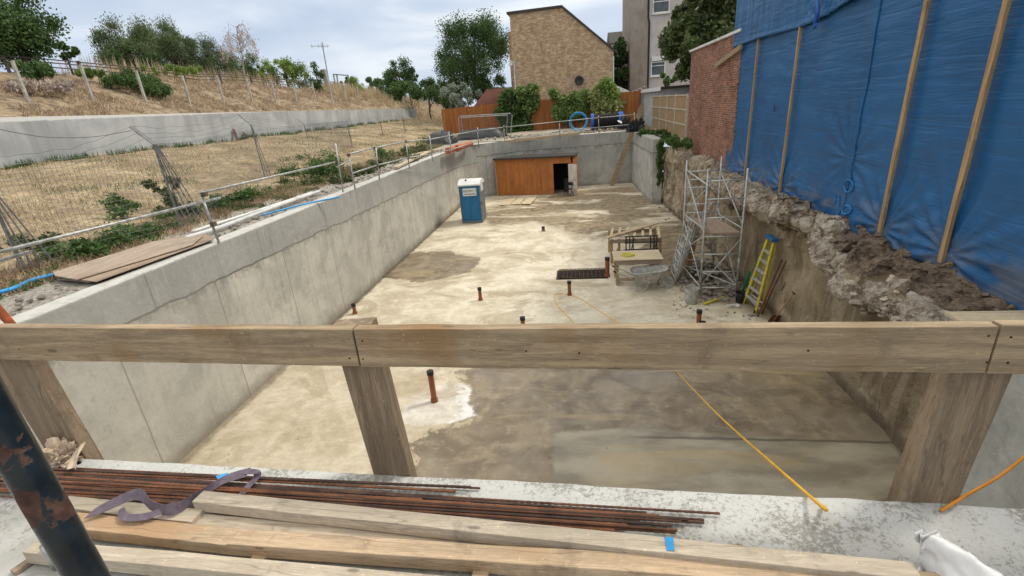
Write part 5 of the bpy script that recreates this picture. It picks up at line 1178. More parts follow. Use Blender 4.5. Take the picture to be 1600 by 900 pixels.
# stepped pale flat stones at wall head
# ---- orange close board fence
A=P(690,170,y=47); Bv=P(1001,142,y=43.5)
wf=thing('board_fence',(0,45,TOP),'tall orange stained closeboard timber fence across the back of the site','fence')
xs_=np.linspace(A.x,Bv.x,10)
for i in range(9):
    x0,x1=xs_[i]+.06,xs_[i+1]-.06; f0=(i)/9;f1=(i+1)/9; y0=47-3.5*f0;y1=47-3.5*f1; zt=A.z+(Bv.z-A.z)*(f0+f1)/2+random.uniform(-.05,.05)
    mb=MB(); n=int((x1-x0)/.125)
    for k in range(n):
        xa=x0+(x1-x0)*k/n; xb=xa+(x1-x0)/n*1.04; ya=y0+(y1-y0)*k/n+(.012 if k%2 else 0); zz=zt+random.uniform(-.015,.015)
        mb.box(xa,xb,ya,ya+.022,TOP-.1,zz)
    mb.build('fence_panel',M['fence_orange'],wf)
    mb=MB(); mb.box(xs_[i]-.06,xs_[i]+.06,y0,y0+.1,TOP-.1,zt+.06); mb.build('post',M['fence_orange'],wf)
# ---- buildings behind the fence
def quadbox(name,pts,z0,z1s,mat,par):
    mb=MB(); n=len(pts); vs=[(x,y,z0) for x,y in pts]+[(x,y,z) for (x,y),z in zip(pts,z1s)]
    mb.add(vs,[tuple(range(n-1,-1,-1)),tuple(range(n,2*n))]+[(i,(i+1)%n,n+(i+1)%n,n+i) for i in range(n)]); return mb.build(name,mat,par)
hy=50
l=P(796,22,y=hy); ap=P(878,12,y=hy); r=P(959,80,y=hy)
bh=thing('brick_house',((l.x+r.x)/2,hy,TOP),'yellow brown brick gable end of a house behind the ivy covered fence','house')
mb=MB(); mb.prism([(l.x,TOP-.1),(r.x,TOP-.1),(r.x,r.z),(ap.x,ap.z),(l.x,l.z)],'y',hy,hy+9)
mb.build('wall',M['brick_yellow'],bh)
mb=MB(); mb.bar((ap.x-.0,hy-.08,ap.z+.07),(r.x+.35,hy-.08,r.z-.18),.12,.16,(0,0,1)); mb.build('verge',M['felt'],bh)
mb=MB(); mb.bar((l.x-.25,hy-.08,l.z+.03),(ap.x,hy-.08,ap.z+.07),.12,.14,(0,0,1)); mb.build('verge',M['felt'],bh)
mb=MB(); mb.prism([(ap.x,ap.z+.05),(r.x+.35,r.z-.2),(r.x+.35,r.z-.1),(ap.x,ap.z+.2),(l.x-.25,l.z+.18),(l.x-.25,l.z+.05)],'y',hy-.15,hy+9.2); mb.build('roof',M['tile_grey'],bh)
# lower side wing on the left
wl=P(791,50,y=hy+1.5); mb=MB(); mb.box(l.x-.45,l.x-.01,hy+1.5,hy+8,TOP-.1,wl.z); mb.build('side_wing',M['brick_yellow'],bh)
dp=P(803,98,y=hy-.06); mb=MB(); mb.tube([(dp.x,hy-.06,TOP),(dp.x,hy-.06,dp.z),(dp.x-.4,hy-.05,dp.z+.2)],.06,8); mb.build('drainpipe',M['white'],bh)
dp=P(958.5,82,y=hy-.06); mb=MB(); mb.tube([(dp.x,hy-.06,TOP),(dp.x,hy-.06,dp.z-.3)],.055,8); mb.build('drainpipe',M['white'],bh)
dd=P(905,126,y=hy-.35); mb=MB()
mb.grid(lambda u,v:(dd.x+math.cos(u*2*math.pi)*.42*v,dd.y+.12*v*v*-1,dd.z+math.sin(u*2*math.pi)*.42*v),24,5); mb.build('satellite_dish',M['blackmat'],bh,smooth=True,solid=.01)
mb=MB(); mb.tube([(dd.x,dd.y,dd.z),(dd.x+.3,hy,dd.z-.4)],.025,6); mb.build('dish_bracket',M['galv'],bh)
lp_=P(797,101,y=hy-.1); mb=MB(); mb.box(lp_.x-.12,lp_.x+.25,hy-.25,hy-.02,lp_.z-.12,lp_.z+.14); mb.build('security_lamp',M['white'],bh,bevel=.02)
# low red tiled roof
a=P(740,142,y=56);b_=P(800,136,y=56); lr=thing('tiled_outbuilding',((a.x+b_.x)/2,56,TOP),'low house with red brown tiled roof between the big tree and the brick gable','house')
zt=P(770,138,y=56).z
mb=MB(); mb.box(a.x,l.x-.5,56,61,TOP-.1,zt-1.9); mb.build('wall',M['brick_yellow'],lr)
mb=MB(); mb.add([(a.x-.3,55.7,zt-1.9),(l.x-.48,55.7,zt-1.9),(l.x-.48,58.5,zt+.05),(a.x+1.0,58.5,zt+.05),(a.x-.3,61.2,zt-1.9),(l.x-.48,61.2,zt-1.9)],[(0,1,2,3),(4,3,2,5),(0,3,4)]); mb.build('roof',M['tile_red'],lr,solid=.1)
# conservatory roof corner right of the gable
a=P(960,132,y=48.6);b_=P(983,142,y=48.6); mb=MB(); mb.prism([(a.x,TOP),(b_.x,TOP),(b_.x,b_.z),(a.x,a.z)],'y',48.6,51.5); tag(mb.build('lean_to',M['white']),'pale grey lean-to roof at the right foot of the brick gable','lean-to')
# grey rendered block
gy=52; x0=P(987,60,y=gy).x; xc=P(1012,60,y=gy).x; x1=13.2
gb=thing('rendered_block',(x0+3,gy,TOP),'tall grey rendered apartment block with white windows right of the brick gable','apartment block')
zr=P(990,-60,y=gy).z
quadbox('wall',[(x0,gy+1.2),(xc,gy),(x1,gy),(x1,gy+10),(x0,gy+10)],TOP-.1,[zr-.8,zr+1.5,zr+1.5,zr+1.5,zr-.8],M['render'],gb)
mb=MB(); mb.prism([(xc+.02,TOP),(x1,TOP),(x1,zr+1.5),(xc+.02,zr+1.5)],'y',gy-.012,gy-.002); mb.build('front_render',M['render_light'],gb)
mb=MB(); mb.tube([(xc+.1,gy-.12,TOP),(xc+.1,gy-.12,P(1013,35,y=gy).z),(xc-.0,gy-.1,P(1013,28,y=gy).z),(xc,gy-.1,zr)],.09,8); mb.build('soil_pipe',M['black'],gb)
def win(pxa,pya,pxb,pyb,yy,par,open_=False):
    a=P(pxa,pya,y=yy);b_=P(pxb,pyb,y=yy); xa,xb=min(a.x,b_.x),max(a.x,b_.x);za,zb=min(a.z,b_.z),max(a.z,b_.z)
    mb=MB(); t=.10
    for bx in((xa,xb,za,za+t),(xa,xb,zb-t,zb),(xa,xa+t,za+t,zb-t),(xb-t,xb,za+t,zb-t),(xa+t,xb-t,za+(zb-za)*.68,za+(zb-za)*.68+.07)): mb.box(bx[0],bx[1],yy-.10,yy-.016,bx[2],bx[3])
    w_=mb.build('window',M['white'],par)
    mb=MB(); mb.box(xa+t,xb-t,yy-.05,yy-.03,za+t,zb-t); mb.build('pane',M['glass'],w_)
    mb=MB(); mb.box(xa-.08,xb+.08,yy-.2,yy-.016,za-.1,za-.005); mb.build('sill',M['white'],w_)
win(1020,-4,1046,19,gy,gb); win(1017,97,1039,117.5,gy,gb); 
a=P(1018,89,y=gy);b_=P(1040,94,y=gy); mb=MB(); mb.box(a.x,b_.x,gy-.25,gy-.02,b_.z,a.z); mb.build('window_hood',M['white'],gb)
# far small house with slate roof and chimney
sy=66; a=P(952,52,y=sy);b_=P(990,50,y=sy); fh=thing('slate_house',((a.x+b_.x)/2,sy,TOP),'distant pale house with dark slate roof and chimney between gable and block','house')
ze=P(960,66,y=sy).z; zr2=P(960,50,y=sy+3).z
mb=MB(); mb.box(a.x+.3,b_.x+3,sy,sy+6,TOP,ze); mb.build('wall',M['render_light'],fh)
mb=MB(); mb.prism([(sy-.3,ze-.1),(sy+3,zr2),(sy+6.3,ze-.1)],'x',a.x,b_.x+3); mb.build('roof',M['tile_grey'],fh)
c=P(985,48,y=sy+2); mb=MB(); mb.box(c.x-.4,c.x+.4,sy+2,sy+2.8,zr2-.6,P(985,38,y=sy+2).z); mb.build('chimney',M['brick_red'],fh)
win(967,69,979,81,sy,fh); win(975,93,984,108,sy,fh)
# grey outbuilding
x0=5.35; ob=thing('flat_roof_outbuilding',(x0+2,38,TOP),'grey painted flat roofed outbuilding in the corner behind the panel fence','outbuilding')
zt=P(1001,145,y=41).z
mb=MB(); mb.box(x0+.08,x0+7,33.5,42.6,TOP-.1,6.02); mb.build('wall',M['paintwall'],ob)
mb=MB(); mb.box(x0-.1,x0+7.2,33.3,42.8,6.03,6.16); mb.build('roof',M['felt'],ob); mb=MB(); mb.box(x0-.13,x0-.101,33.3,42.8,5.93,6.17); mb.build('fascia',M['white'],ob)
# ---- panel fence with concrete posts
pf=thing('panel_fence',(5.3,34,TOP),'pale brown panel fence with cream posts on the right behind the pit corner','fence')
ysf=[42.6,36.0,32.6,30.0,27.6,25.4]
ysf=[P(px,190,x=5.3).y for px in (1020,1031,1042,1055,1073)]; 
for i,y in enumerate(ysf): mb=MB(); mb.box(5.24,5.34,y-.05,y+.05,3.2,5.68); mb.build('post',M['paleframe'],pf,bevel=.008)
for a,b_ in zip(ysf[:-1],ysf[1:]):
    mb=MB(); mb.box(5.28,5.30,b_+.05,a-.05,3.45,5.60); mb.build('fence_panel',M['panelwood'],pf)
    for z in(3.55,4.25,4.95,5.62): mb=MB(); mb.box(5.245,5.279,b_+.05,a-.05,z-.03,z+.03); mb.build('rail',M['paleframe'],pf)
    mb=MB(); mb.box(5.262,5.31,b_+.05,a-.05,3.0,3.44); mb.build('gravel_board',M['concpost'],pf)
# ---- red brick building on the right
bb=thing('brick_outbuilding',(5.3,21,3),'red brick building with white coping and a leaning timber raker at the right','brick building')
yb=P(1078,80,x=5.3).y
mb=MB(); mb.box(5.3,12,18.0,25.3,2.6,7.44); mb.build('wall',M['brick_red'],bb)
mb=MB(); mb.box(5.22,12,18.0,25.38,7.442,7.53); mb.build('coping',M['white'],bb,bevel=.01)
a=P(1118,103,x=5.2);b_=P(1158,73,x=5.2); mb=MB(); mb.bar(a,b_,.07,.15,(0,0,1)); mb.build('raking_timber',M['weathered'],bb)
mb=MB(); mb.box(5.2,5.298,17.9,25.3,2.3,3.05); mb.build('footing',M['rubble'],bb)
# ---- tarpaulin wall
bat_y=[P(1163,280,x=5.25).y,P(1217,305,x=5.25).y,P(1372,375,x=5.25).y,P(1470,408,x=5.25).y]
tw=thing('blue_tarpaulin',(5.36,10,3),'huge blue plastic tarpaulin sheeting on timber battens above the earth face','tarpaulin')
def tx(y,z):
    d=min(abs(y-b) for b in bat_y+[10.9,5.0])
    sag=.03*math.sin(min(1,d/1.2)*math.pi/2)
    fold=.009*fbm(y*.8,z*2.3-y*.25,2,5)+.006*math.sin(z*5+fbm(y*.5,z,3)*4+y*.3)*min(1,d)
    low=max(0,1-(z-3.0)/1.1)
    fold+=low*.06*fbm(y*2.6+z*1.4,z*1.2,6,5)
    for b in bat_y: 
        r=math.hypot(y-b,z-3.3); a=math.atan2(z-3.3,y-b)
        if r<1.6: fold+=.03*(1-r/1.6)*math.sin(a*17+b)*min(1,r*3)
    r=math.hypot(y-10.6,z-4.3)
    if r<1.7: fold+=.022*(1-r/1.7)*math.sin(math.atan2(z-4.3,y-10.6)*15)*min(1,r*2)
    return 5.36-sag*.9-fold-low*.10
def zbot(y): return 3.02+.16*(18.5-y)/13*.9+.05*math.sin(y*1.7)
mb=MB()
def tf(u,v):
    y=-3+21.6*u; zb=zbot(y)-.12; z=zb+(8.6-zb)*v; return (tx(y,z),y+(.12*v if u==1 else 0)*1,z)
mb.grid(tf,520,190,flip=False); mb.build('main_sheet',M['tarp'],tw,smooth=True)
poly=[(18.7,7.04),(16.3,7.05),(13.5,7.0),(12.6,7.02),(11.7,7.12),(10.9,7.22),(10.1,7.35),(9.0,7.7),(8.0,8.2),(-3,9.5)]
def zl(y): return float(np.interp(-y,[-p[0] for p in poly],[p[1] for p in poly]))
mb=MB()
def uf(u,v):
    y=5+13.75*u; z0=zl(y); z=z0+(9.6-z0)*v; x=5.26+.03*fbm(y*4,z*.6,8,4)-.03*math.sin(y*1.3)+(.05*fbm(y*9+z*3,z*5,2,4) if 10.5<y<13.5 else 0)*max(0,1-v*1.5); 
    if v<.04: x-=.02
    return (x,y,z)
mb.grid(uf,260,50); mb.build('upper_sheet',M['tarp'],tw,smooth=True,solid=.01)
mb=MB(); a=P(1277,0,x=5.18);b_=P(1272,42,x=5.18); mb.tube(spline([a,P(1278,20,x=5.15),b_,P(1275,38,x=5.12)]),.035,8); mb.build('tie_strap',M['bluecap'],tw)
mb=MB(); ysm=P(1311,338,x=5.24).y; 
pts=[(tx(ysm+.0,z)-.012,ysm+.02*math.sin(z*3),z) for z in np.arange(3.15,7.4,.12)]; mb.tube(pts,.012,5); mb.build('seam',M['tarp'],tw)
for i,y in enumerate(bat_y):
    mb=MB(); zb=[3.0,3.02,3.06,3.17][i]; zt=[7.06,7.02,9.0,9.0][i]
    xx=5.27; pts=16
    plank((xx-.02,y,zb),(xx+.0,y+.01*(i-1),zt),.05,.06 if i<2 else .085,(0,1,0),.006,20).build('batten',M['batten'],tw,bevel=.004)
pm=plain('bluepaint',(.03,.19,.45),.5,.1)
def onT(px,py): p=P(px,py,x=5.22); return Vector((min(5.30,tx(p.y,p.z)-.014),p.y,p.z))
def mark(pts,r=.018):
    r*=.7
    mb=MB(); mb.tube([onT(*p) for p in pts],r,6); mb.build('paint_mark',pm,tw)
mark([(1319+7*math.cos(t/10*2*math.pi),291+10*math.sin(t/10*2*math.pi)) for t in range(11)],.022)
mark([(1299,304),(1299,320)]); mark([(1306,305),(1307,322)]); mark([(1299,313),(1307,313)]); mark([(1318+5*math.cos(t/8*2*math.pi)+2,328+7*math.sin(t/8*2*math.pi)) for t in range(9)],.03)
# ============================================================ VEGETATION
def leaves_mesh(name,centers,radii,n,size,mat,parent=None,shell=.55,squash=1.,droop=0,up=0):
    """n leaf-sized quads spread through the clump volumes"""
    centers=np.array(centers,float);radii=np.array(radii,float); w_=radii**2; w_/=w_.sum()
    idx=rng.choice(len(centers),n,p=w_); d=rng.normal(size=(n,3)); d/=np.linalg.norm(d,axis=1)[:,None]
    rr=(shell+(1-shell)*rng.random(n))**1.0*radii[idx]*(1+.12*rng.normal(size=n)); p=centers[idx]+d*rr[:,None]*np.array([1,1,squash])
    a=rng.normal(size=(n,3)); a+=d*.3; a[:,2]-=droop*3; a[:,2]+=up*3; a/=np.linalg.norm(a,axis=1)[:,None]
    b=rng.normal(size=(n,3)); b-=a*(a*b).sum(1)[:,None]; b/=np.linalg.norm(b,axis=1)[:,None]
    s=size*(.6+.8*rng.random(n))[:,None]; wd=s*(.32 if droop or up else .55)
    V_=np.stack([p-a*s,p+b*wd,p+a*s,p-b*wd],1).reshape(-1,3)
    if parent is not None: V_-=np.array(parent.location)
    me=bpy.data.meshes.new(name); me.vertices.add(4*n); me.vertices.foreach_set('co',V_.ravel()); me.loops.add(4*n); me.loops.foreach_set('vertex_index',np.arange(4*n,dtype=np.int32)); me.polygons.add(n); me.polygons.foreach_set('loop_start',np.arange(0,4*n,4,dtype=np.int32)); me.update(); me.validate()
    me.materials.append(mat); o=bpy.data.objects.new(name,me); sc.collection.objects.link(o); o.parent=parent; return o
def clumps(c,rx,ry,rz,n,cr,flat=0):
    out_=[];rad=[]
    for i in range(n):
        d=rng.normal(size=3); d/=np.linalg.norm(d); k=.35+.62*rng.random()**.5
        out_.append((c[0]+d[0]*rx*k,c[1]+d[1]*ry*k,c[2]+d[2]*rz*k)); rad.append(cr*(.55+.8*rng.random()))
    return out_,rad
def tree(px,py,rpx,rpy,dist,lab,mat,name='tree',cat='tree',axis='x',nl=6000,nc=26,leaf=None,zg=None,droop=0,bark='bark',group=None,cf=.36,fill=.5):
    c=P(px,py,x=dist) if axis=='x' else P(px,py,y=dist); s=mpp(c); rx=rpx*s*1.22; ry=rx; rz=rpy*s*1.22; nl=int(nl*1.35)
    zg=zbank(c.x,c.y) if zg is None else zg
    t=thing(name,(c.x,c.y,zg-.1),lab,cat,group)
    cs,rs=clumps(c,rx*.85,rx*.8,rz*.85,nc,min(rx,rz)*cf)
    leaf=(leaf or max(.10,1.5*s))*.82; nl=int(nl*1.25); cs=[tuple(np.array(q)+rng.normal(size=3)*np.array([rx,ry,rz])*.07) for q in cs]
    leaves_mesh('crown',cs,rs,nl,leaf,mat,t,.15,1,droop)
    mb=MB(); tr=max(.06,min(rx,rz)*.07); base=Vector((c.x,c.y,zg-.1)); top_=Vector((c.x,c.y,c.z+rz*.3))
    pts=[base.lerp(top_,i/6)+Vector((math.sin(i*1.3+px)*tr*.8*(i>0),math.cos(i*1.7)*tr*.6*(i>0),0)) for i in range(7)]
    mb.tube(pts,tr,8,rr=[tr*(1.25-.16*i) for i in range(7)]); tk=mb.build('trunk',M[bark],t)
    mb=MB()
    for i in range(0,min(nc,12)):
        e=Vector(cs[i]); k=random.uniform(.35,.8); st_=base.lerp(top_,k); mid=st_.lerp(e,.5)+Vector((0,0,.1*rz)); mb.tube([st_,mid,e],tr*.3,5,rr=[tr*.45,tr*.28,tr*.1])
    mb.build('limbs',M[bark],t); return t,c,s
tree(18,42,66,52,-31,'dark leafy sycamore at the top left corner above the bank',LF['dark'],'sycamore_tree',nl=14000,nc=34)
t,c,s=tree(100,78,22,14,-31.5,'small leaning leafy branchy tree right of the dark corner sycamore',LF['mid'],'sapling',nl=1300,nc=9,cf=.3)
gp='willows along the top of the bank'
tree(197,80,36,38,-38,'leftmost feathery willow of the clump, leaning over dark shrubs',LF['willow'],'willow_tree',nl=12000,nc=26,droop=.5,group=gp)
tree(238,84,40,36,-39,'dense middle willow of the clump with a broad crown',LF['willow'],'willow_tree',nl=13000,nc=26,droop=.5,group=gp)
tree(276,80,34,42,-38,'tallest pointed willow of the clump',LF['willow'],'willow_tree',nl=13000,nc=26,droop=.5,group=gp)
tree(325,100,36,32,-38,'lower pale green willow right of the tallest pointed one',LF['willow'],'willow_tree',nl=11000,nc=22,droop=.4,group=gp)
tree(367,102,32,28,-39,'rightmost rounded willow behind the bare birch',LF['mid'],'willow_tree',nl=9000,nc=20,droop=.3,group=gp)
tree(205,92,42,16,-36,'very dark rounded shrub beneath the left willow',LF['dark'],'shrub','shrub',nl=8000,nc=16)
tree(400,112,16,10,-36,'small dark shrub right of the willow clump on the bank top',LF['dark'],'shrub','shrub',nl=1500,nc=9)
# bare birch
c=P(378,112,x=-31); t=thing('birch_tree',(c.x,c.y,zbank(c.x,c.y)),'slender nearly bare birch with drooping twigs in front of the willows','birch tree')
mb=MB(); topb=P(369,42,x=-31); mb.tube([t.location,t.location.lerp(topb,.5)+Vector((.15,0,0)),topb],.06,6,rr=[.09,.06,.02]); mb.build('trunk',M['birchbark'],t)
mb=MB(); cs=[]
for i in range(46):
    k=.35+.65*random.random(); b0=Vector(t.location).lerp(topb,k); a=random.random()*6.28; L_=(1.1-k)*2.2+.5; e=b0+Vector((math.cos(a)*L_*.8,math.sin(a)*L_*.8,L_*.45)); e2=e+Vector((math.cos(a)*.3,math.sin(a)*.3,-.9-random.random()*.8)); mb.tube([b0,e,e2],.02,4,rr=[.025,.014,.006]); cs.append(tuple(e.lerp(e2,.5)))
mb.build('twigs',M['birchbark'],t); leaves_mesh('crown',cs,[.45]*len(cs),900,.10,LF['twig'],t,.2,1.6,.6)
tree(446,116,30,22,-34,'bright yellow green rounded bush on the bank top',LF['bright'],'bush','bush',nl=5000,nc=22)
tree(409,118,12,14,-34,'small bright green bush left of the yellow green one',LF['bright'],'bush','bush',nl=1500,nc=8)
tree(495,122,9,20,-28,'slim green sapling in front of the antenna mast',LF['mid'],'sapling',nl=1100,nc=10,cf=.55)
tree(553,142,15,16,-29,'pale green bush with reeds right of the portal frame',LF['bright'],'bush','bush',nl=2200,nc=12)
tree(541,125,9,6,-70,'small dark rounded tree far behind the portal frame',LF['dark'],'tree',nl=900,nc=8,axis='x')
tree(583,131,18,9,120,'low dark rounded tree crown on the far skyline left of the cypress like tree',LF['dark'],'tree',nl=1600,nc=9,axis='y',zg=3)
tree(623,124,24,30,95,'medium dark tree with twin crown on the skyline',LF['dark'],'tree',nl=6000,nc=24,axis='y',zg=3,cf=.33)
tree(646,126,9,18,94,'small narrow tree attached right of the medium skyline tree',LF['dark'],'tree',nl=1500,nc=8,axis='y',zg=3)
for i,(px,py,rx,ry,mt,lab) in enumerate(((605,136,28,9,'mid','long green hedge mass left below the skyline tree'),(640,138,30,9,'mid','green bushes just under the skyline tree'),(668,135,26,12,'dark','dark green bushes left of the big tree'),(700,140,26,16,'mid','green shrubs at the foot of the big tree'),(760,135,34,14,'dark','dark shrubs right under the big tree'))):
    tree(px,py+4,rx*1.15,ry*1.25,78+i*-4,lab,LF[mt],'bush','bush',nl=6500,nc=34,axis='y',zg=4,group='bushes in front of the skyline trees')
tree(740,86,57,53,62,'big dense dark green tree left of the brick gable',LF['dark'],'big_tree','tree',nl=26000,nc=60,axis='y',zg=3.5,cf=.27)
tree(722,152,27,17,50,'silvery grey green bush behind the orange fence',LF['silver'],'bush','bush',nl=4200,nc=20,axis='y',zg=3.5,leaf=.12)
tree(698,160,14,10,50,'bright green low bush at the left end of the orange fence',LF['mid'],'bush','bush',nl=2000,nc=10,axis='y',zg=3.5,leaf=.1)
tree(972,100,18,36,55,'dark slim tree between the brick gable and the rendered block',LF['dark'],'tree',nl=5000,nc=22,axis='y',zg=3.5,leaf=.16)
tree(1100,38,62,60,33,'large very dark leafy tree at the top behind the red brick building',LF['olive'],'big_tree','tree',nl=26000,nc=60,axis='y',zg=3.5,leaf=.17,cf=.27)
tree(1110,92,46,34,31,'dark lower tree crown hanging over the red brick building',LF['olive'],'tree',nl=11000,nc=30,axis='y',zg=3.5,leaf=.16)
tree(1042,124,16,8,44,'small green shrub growing over the flat roof',LF['mid'],'shrub','shrub',nl=1500,nc=9,axis='y',zg=3.5,leaf=.12)
tree(1000,142,12,6,44.5,'bare brown twiggy shrub beside the grey outbuilding',LF['twig'],'shrub','shrub',nl=500,nc=7,axis='y',zg=3.5,leaf=.12)
# ivy on the fence
def ivy(px0,px1,pyt,pyb,y,lab,mat,n,lobes=14,thick=.5):
    a=P(px0,pyt,y=y);b_=P(px1,pyb,y=y); cs=[];rs=[]
    for i in range(lobes):
        u,v=rng.random(),rng.random(); 
        ex=1-.45*v*abs(u-.5)*2
        cs.append((a.x+(b_.x-a.x)*(.5+(u-.5)*ex),y-.25-.25*rng.random(),a.z+(b_.z-a.z)*v)); rs.append((.38+.40*rng.random())*thick*2)
    t=thing('ivy',((a.x+b_.x)/2,y,TOP),lab,'ivy','ivy clumps on the orange fence'); leaves_mesh('foliage',cs,rs,int(n*1.3),.13,mat,t,.5)
    mb=MB()
    for i in range(5): x=a.x+(b_.x-a.x)*(.25+.5*random.random()); mb.tube([(x,y-.05,TOP),(x+random.uniform(-.3,.3),y-.12,TOP+1),(x+random.uniform(-.5,.5),y-.15,TOP+2)],.03,5)
    mb.build('stem',M['bark'],t)
yf=lambda px: 47-3.5*(px-690)/311-.1
ivy(775,838,150,205,yf(806),'dark green ivy clump on the fence, the left one of three',LF['mid'],9000,26)
ivy(808,842,136,165,yf(825),'upper shoots of ivy rising above the fence below the house drainpipe',LF['ivy'],2600,10)
ivy(862,920,146,180,yf(890),'variegated ivy clump on the fence, the middle one of three',LF['ivy'],8000,22)
ivy(925,974,145,186,yf(950),'pale variegated ivy clump on the fence, the right one of three',LF['ivylight'],6500,20)
ivy(930,962,134,148,yf(945),'yellow green ivy tuft cresting the fence over the right clump',LF['bright'],1600,7)
# brambles, weeds on the left strip
def bramble(pxs,z,r,h,n,lab,mat,name='bramble',cat='bramble',group='brambles along the left fence',leaf=.05):
    cs=[];rs=[]; ctr=Vector((0,0,0))
    for (px,py) in pxs:
        c=P(px,py,z=z); ctr+=c
        for k in range(6): cs.append((c.x+random.uniform(-r,r),c.y+random.uniform(-r,r),z+random.uniform(0,h))); rs.append(r*random.uniform(.35,.7))
    ctr/=len(pxs); t=thing(name,(ctr.x,ctr.y,z-.05),lab,cat,group); leaves_mesh('foliage',cs,rs,n,leaf,mat,t,.3)
    for i in range(14):
        mb=MB(); c=random.choice(cs); a=random.random()*6.28; L_=random.uniform(.4,1)*(h+r*.6); mb.tube([(c[0],c[1],z-.05),(c[0]+math.cos(a)*L_*.5,c[1]+math.sin(a)*L_*.5,z+L_*.8),(c[0]+math.cos(a)*L_,c[1]+math.sin(a)*L_,z+L_*.5)],.008,4); mb.build('cane',M['bark'],t); return t
bramble([(120,400),(160,395),(200,380),(235,365),(255,345),(170,372)],3.55,.42,.16,5200,'low dark bramble thicket behind the plywood pile',LF['mid'])
bramble([(300,340),(340,325),(375,315),(400,305),(350,318)],3.55,.42,.16,4200,'dark bramble thicket behind the white pipes',LF['dark'])
bramble([(470,262),(490,252),(505,262),(480,275),(515,275)],3.6,.7,.42,8000,'rounded green bramble mound beside the handrail end',LF['mid'])
bramble([(440,290),(500,288),(530,285),(565,272)],3.55,.42,.14,3200,'thin straggling bramble along the handrail bend',LF['olive'])
bramble([(150,318),(135,312)],3.85,.3,.25,900,'small green weed clump alone in the dry grass',LF['mid'],'weed','weed','weeds in the dry grass')
bramble([(195,330),(185,342)],3.75,.35,.5,1000,'taller leafy weed between the lone clump and the fence post',LF['mid'],'weed','weed','weeds in the dry grass')
bramble([(272,315),(262,330)],3.65,.3,.9,1400,'climbing weed on the bundled fence post',LF['olive'],'weed','weed','weeds in the dry grass')
bramble([(590,262),(600,252)],3.65,.4,.8,900,'weeds growing by the handrail between its posts',LF['mid'],'weed','weed','weeds in the dry grass')
bramble([(640,250),(655,240),(665,225)],3.6,.7,.5,1800,'brownish scrub before the slumped black pile',LF['olive'],'weed','weed','weeds in the dry grass')
bramble([(20,400),(60,395)],3.6,.4,.3,900,'sparse brown scrub at the left picture edge',LF['olive'],'weed','weed','weeds in the dry grass')
# green scrub on the bank
for (px,py,rx,ry,x,lab,mt,n) in ((205,126,42,15,-26.5,'green scrub patch on the bank behind the second and third posts','mid',3800),(245,140,20,13,-25.6,'green scrub patch right of the third post','mid',1700),(60,108,40,12,-27.5,'green scrub under the corner sycamore','mid',2200),(150,115,30,6,-28,'low green growth along the bank near the second post','bright',1500),(268,110,70,7,-29.5,'low green strip along the bank top below the willows','bright',2000),(70,135,50,14,-26,'brown dead scrub between the first two posts','twig',1800)):
    c=P(px,py,x=x); s=mpp(c); cs,rs=clumps((c.x,c.y,max(c.z,zbank(c.x,c.y)+.15)),rx*s*.5,rx*s,ry*s*.6,14,ry*s*.6); t=thing('scrub',(c.x,c.y,zbank(c.x,c.y)),lab,'scrub','scrub patches on the bank'); leaves_mesh('foliage',cs,rs,int(n*2.2),.085,LF[mt],t,.1,1,0,.5)
    mb=MB(); mb.tube([(c.x,c.y,zbank(c.x,c.y)-.1),(c.x+.1,c.y,zbank(c.x,c.y)+.5)],.02,5); mb.build('stem',M['bark'],t)
# weeds on the right wall head, with a trailing vine
bramble([(1012,209),(1030,210),(1045,216),(1060,222),(1068,228)],3.5,.38,.12,5000,'green weeds spreading over the right wall head below the panel fence',LF['mid'],'weed','weed','weeds on the right wall',.07)
c0=P(1034,224,z=3.5); cs=[];rs=[]
for i in range(22): t_=i/21; q=P(1033-3*t_+random.uniform(-3,4),222+66*t_,y=27.2); cs.append(tuple(q)); rs.append(.19*(1-.4*t_))
t=thing('hanging_vine',tuple(c0),'green vine trailing down the corner beside the concrete return wall','vine'); leaves_mesh('foliage',cs,rs,1700,.07,LF['mid'],t,.3); mb=MB(); mb.tube([tuple(cs[0]),tuple(cs[10]),tuple(cs[-1])],.015,5); mb.build('stem',M['bark'],t)
# dry grass: uncountable blades
def blades(name,pts,hmin,hmax,wd,mat,lab,cat,zf,lean=.5):
    n=len(pts); h=rng.uniform(hmin,hmax,n); a=rng.uniform(0,6.28,n); l_=rng.uniform(0,lean,n)*h; b=rng.uniform(0,6.28,n)
    z=np.array([zf(x,y) for x,y in pts]); X=pts[:,0];Y=pts[:,1]
    V_=np.zeros((n,3,3)); V_[:,0]=np.stack([X-np.cos(b)*wd,Y-np.sin(b)*wd,z],1); V_[:,1]=np.stack([X+np.cos(b)*wd,Y+np.sin(b)*wd,z],1); V_[:,2]=np.stack([X+np.cos(a)*l_,Y+np.sin(a)*l_,z+h],1)
    me=bpy.data.meshes.new(name); me.vertices.add(3*n); me.vertices.foreach_set('co',V_.ravel()); me.loops.add(3*n); me.loops.foreach_set('vertex_index',np.arange(3*n,dtype=np.int32)); me.polygons.add(n); me.polygons.foreach_set('loop_start',np.arange(0,3*n,3,dtype=np.int32)); me.update(); me.materials.append(mat)
    o=bpy.data.objects.new(name,me); sc.collection.objects.link(o); return tag(o,lab,cat,kind='stuff')
def scatter(n,x0,x1,y0,y1,bias=1.0,thr=None,sc_=.5):
    out_=[]
    while len(out_)<n:
        x=random.uniform(x0,x1); y=y0+(y1-y0)*random.random()**bias
        if thr is not None and fbm(x*sc_,y*sc_,31,3)<thr: continue
        out_.append((x,y))
    return np.array(out_)
blades('dry_grass',scatter(52000,-22.5,-9.2,2,60,1.5,-.12),.03,.13,.012,LF['straw'],'dry straw coloured grass covering the strip before the retaining wall','grass',zbank,1.6)
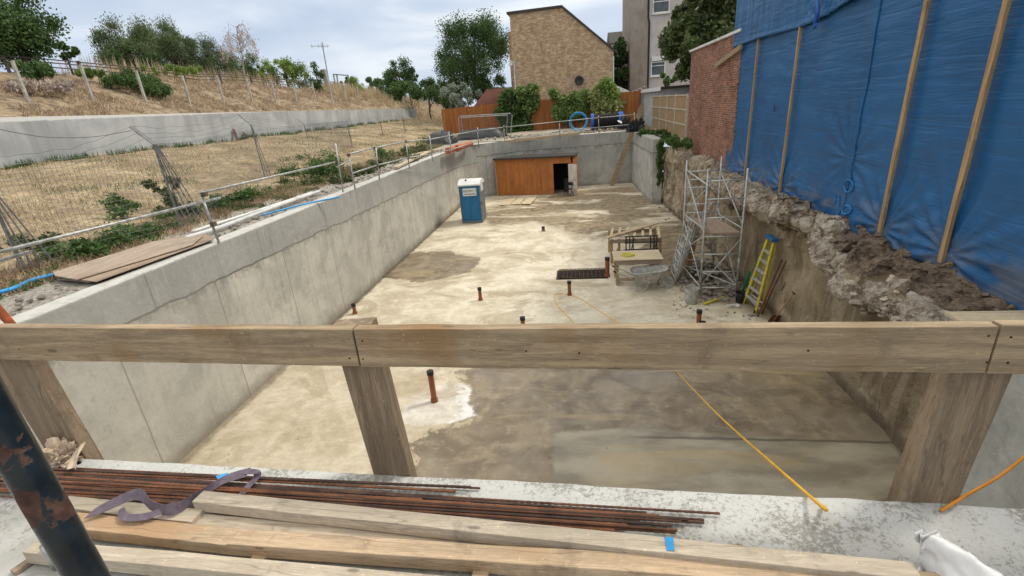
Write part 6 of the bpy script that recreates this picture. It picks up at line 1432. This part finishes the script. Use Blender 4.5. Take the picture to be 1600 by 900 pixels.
blades('green_grass',scatter(7000,-22.6,-10,2,60,1.3,.22,.35),.05,.20,.012,LF['mid'],'scattered green grass tufts in the dry strip','grass',zbank,.8)
blades('green_grass',scatter(5000,-22.6,-22.1,4,71,1.,.0,.9),.08,.35,.02,LF['mid'],'green grass fringe along the foot of the retaining wall','grass',zbank,.5)
blades('dry_grass',scatter(26000,-30,-23.0,10,90,1.4,-.05),.08,.40,.022,LF['strawbank'],'dry straw and dead stalks covering the sloping railway bank','grass',zbank,1.8)
blades('tall_reeds',np.concatenate([scatter(2600,-29,-27.0,56,88,1.),scatter(1200,-33,-30.5,30,52,1.)]),.7,1.7,.035,LF['straw'],'tall pale dry reeds and grasses on the bank top','reeds',zbank,.25)
blades('hill_scrub',scatter(9000,-32,-12,60,110,1.),.2,.7,.04,LF['straw'],'dry scrub on the far end of the bank','scrub',zbank,.6)
# two dark stakes leaning on the retaining wall
for (b,t,lab) in (((372,222),(365,202),'left dark pointed stake against the retaining wall'),((386,221),(381,207),'right shorter dark stake against the retaining wall')):
    B=P(*b,x=-22.3); T=P(*t,x=-22.6); mb=MB(); mb.bar(B,T,.22,.05,(1,0,0)); tag(mb.build('timber_stake',M['rustsoft']),lab,'stake')
# bundle of pale stakes on the bank
B=P(632,165,x=-25); t=thing('stake_bundle',(B.x,B.y,zbank(B.x,B.y)),'bundle of grey stakes standing together at the end of the post row','stakes')
for i in range(5): mb=MB(); mb.tube([(B.x+.3*math.sin(i*2),B.y-.8+.4*i,t.location.z),(B.x,B.y+.1*i-.2,t.location.z+2.3)],.07,6); mb.build('stake',M['concpost'],t)

# dead litter and low brown scrub where the strip meets the gravel edge
blades('dead_litter',scatter(15000,-10.7,-9.15,2.5,34,1.2,-.2,.8),.03,.22,.010,LF['strawdead'],'dead brown litter and stalks between the brambles and the gravel edge','litter',zbank,1.5)
blades('low_weeds',scatter(8500,-10.9,-9.15,2.5,34,1.2,.05,1.1),.03,.16,.016,LF['mid'],'low green weeds mixed into the dead litter behind the handrail','weeds',zbank,1.0)
mb=MB(); c=onT(1205,170); mb.bar((c.x-.004,c.y-.02,c.z-.07),(c.x-.004,c.y+.02,c.z+.07),.05,.004,(1,0,0)); mb.build('tear',M['dark'],tw)
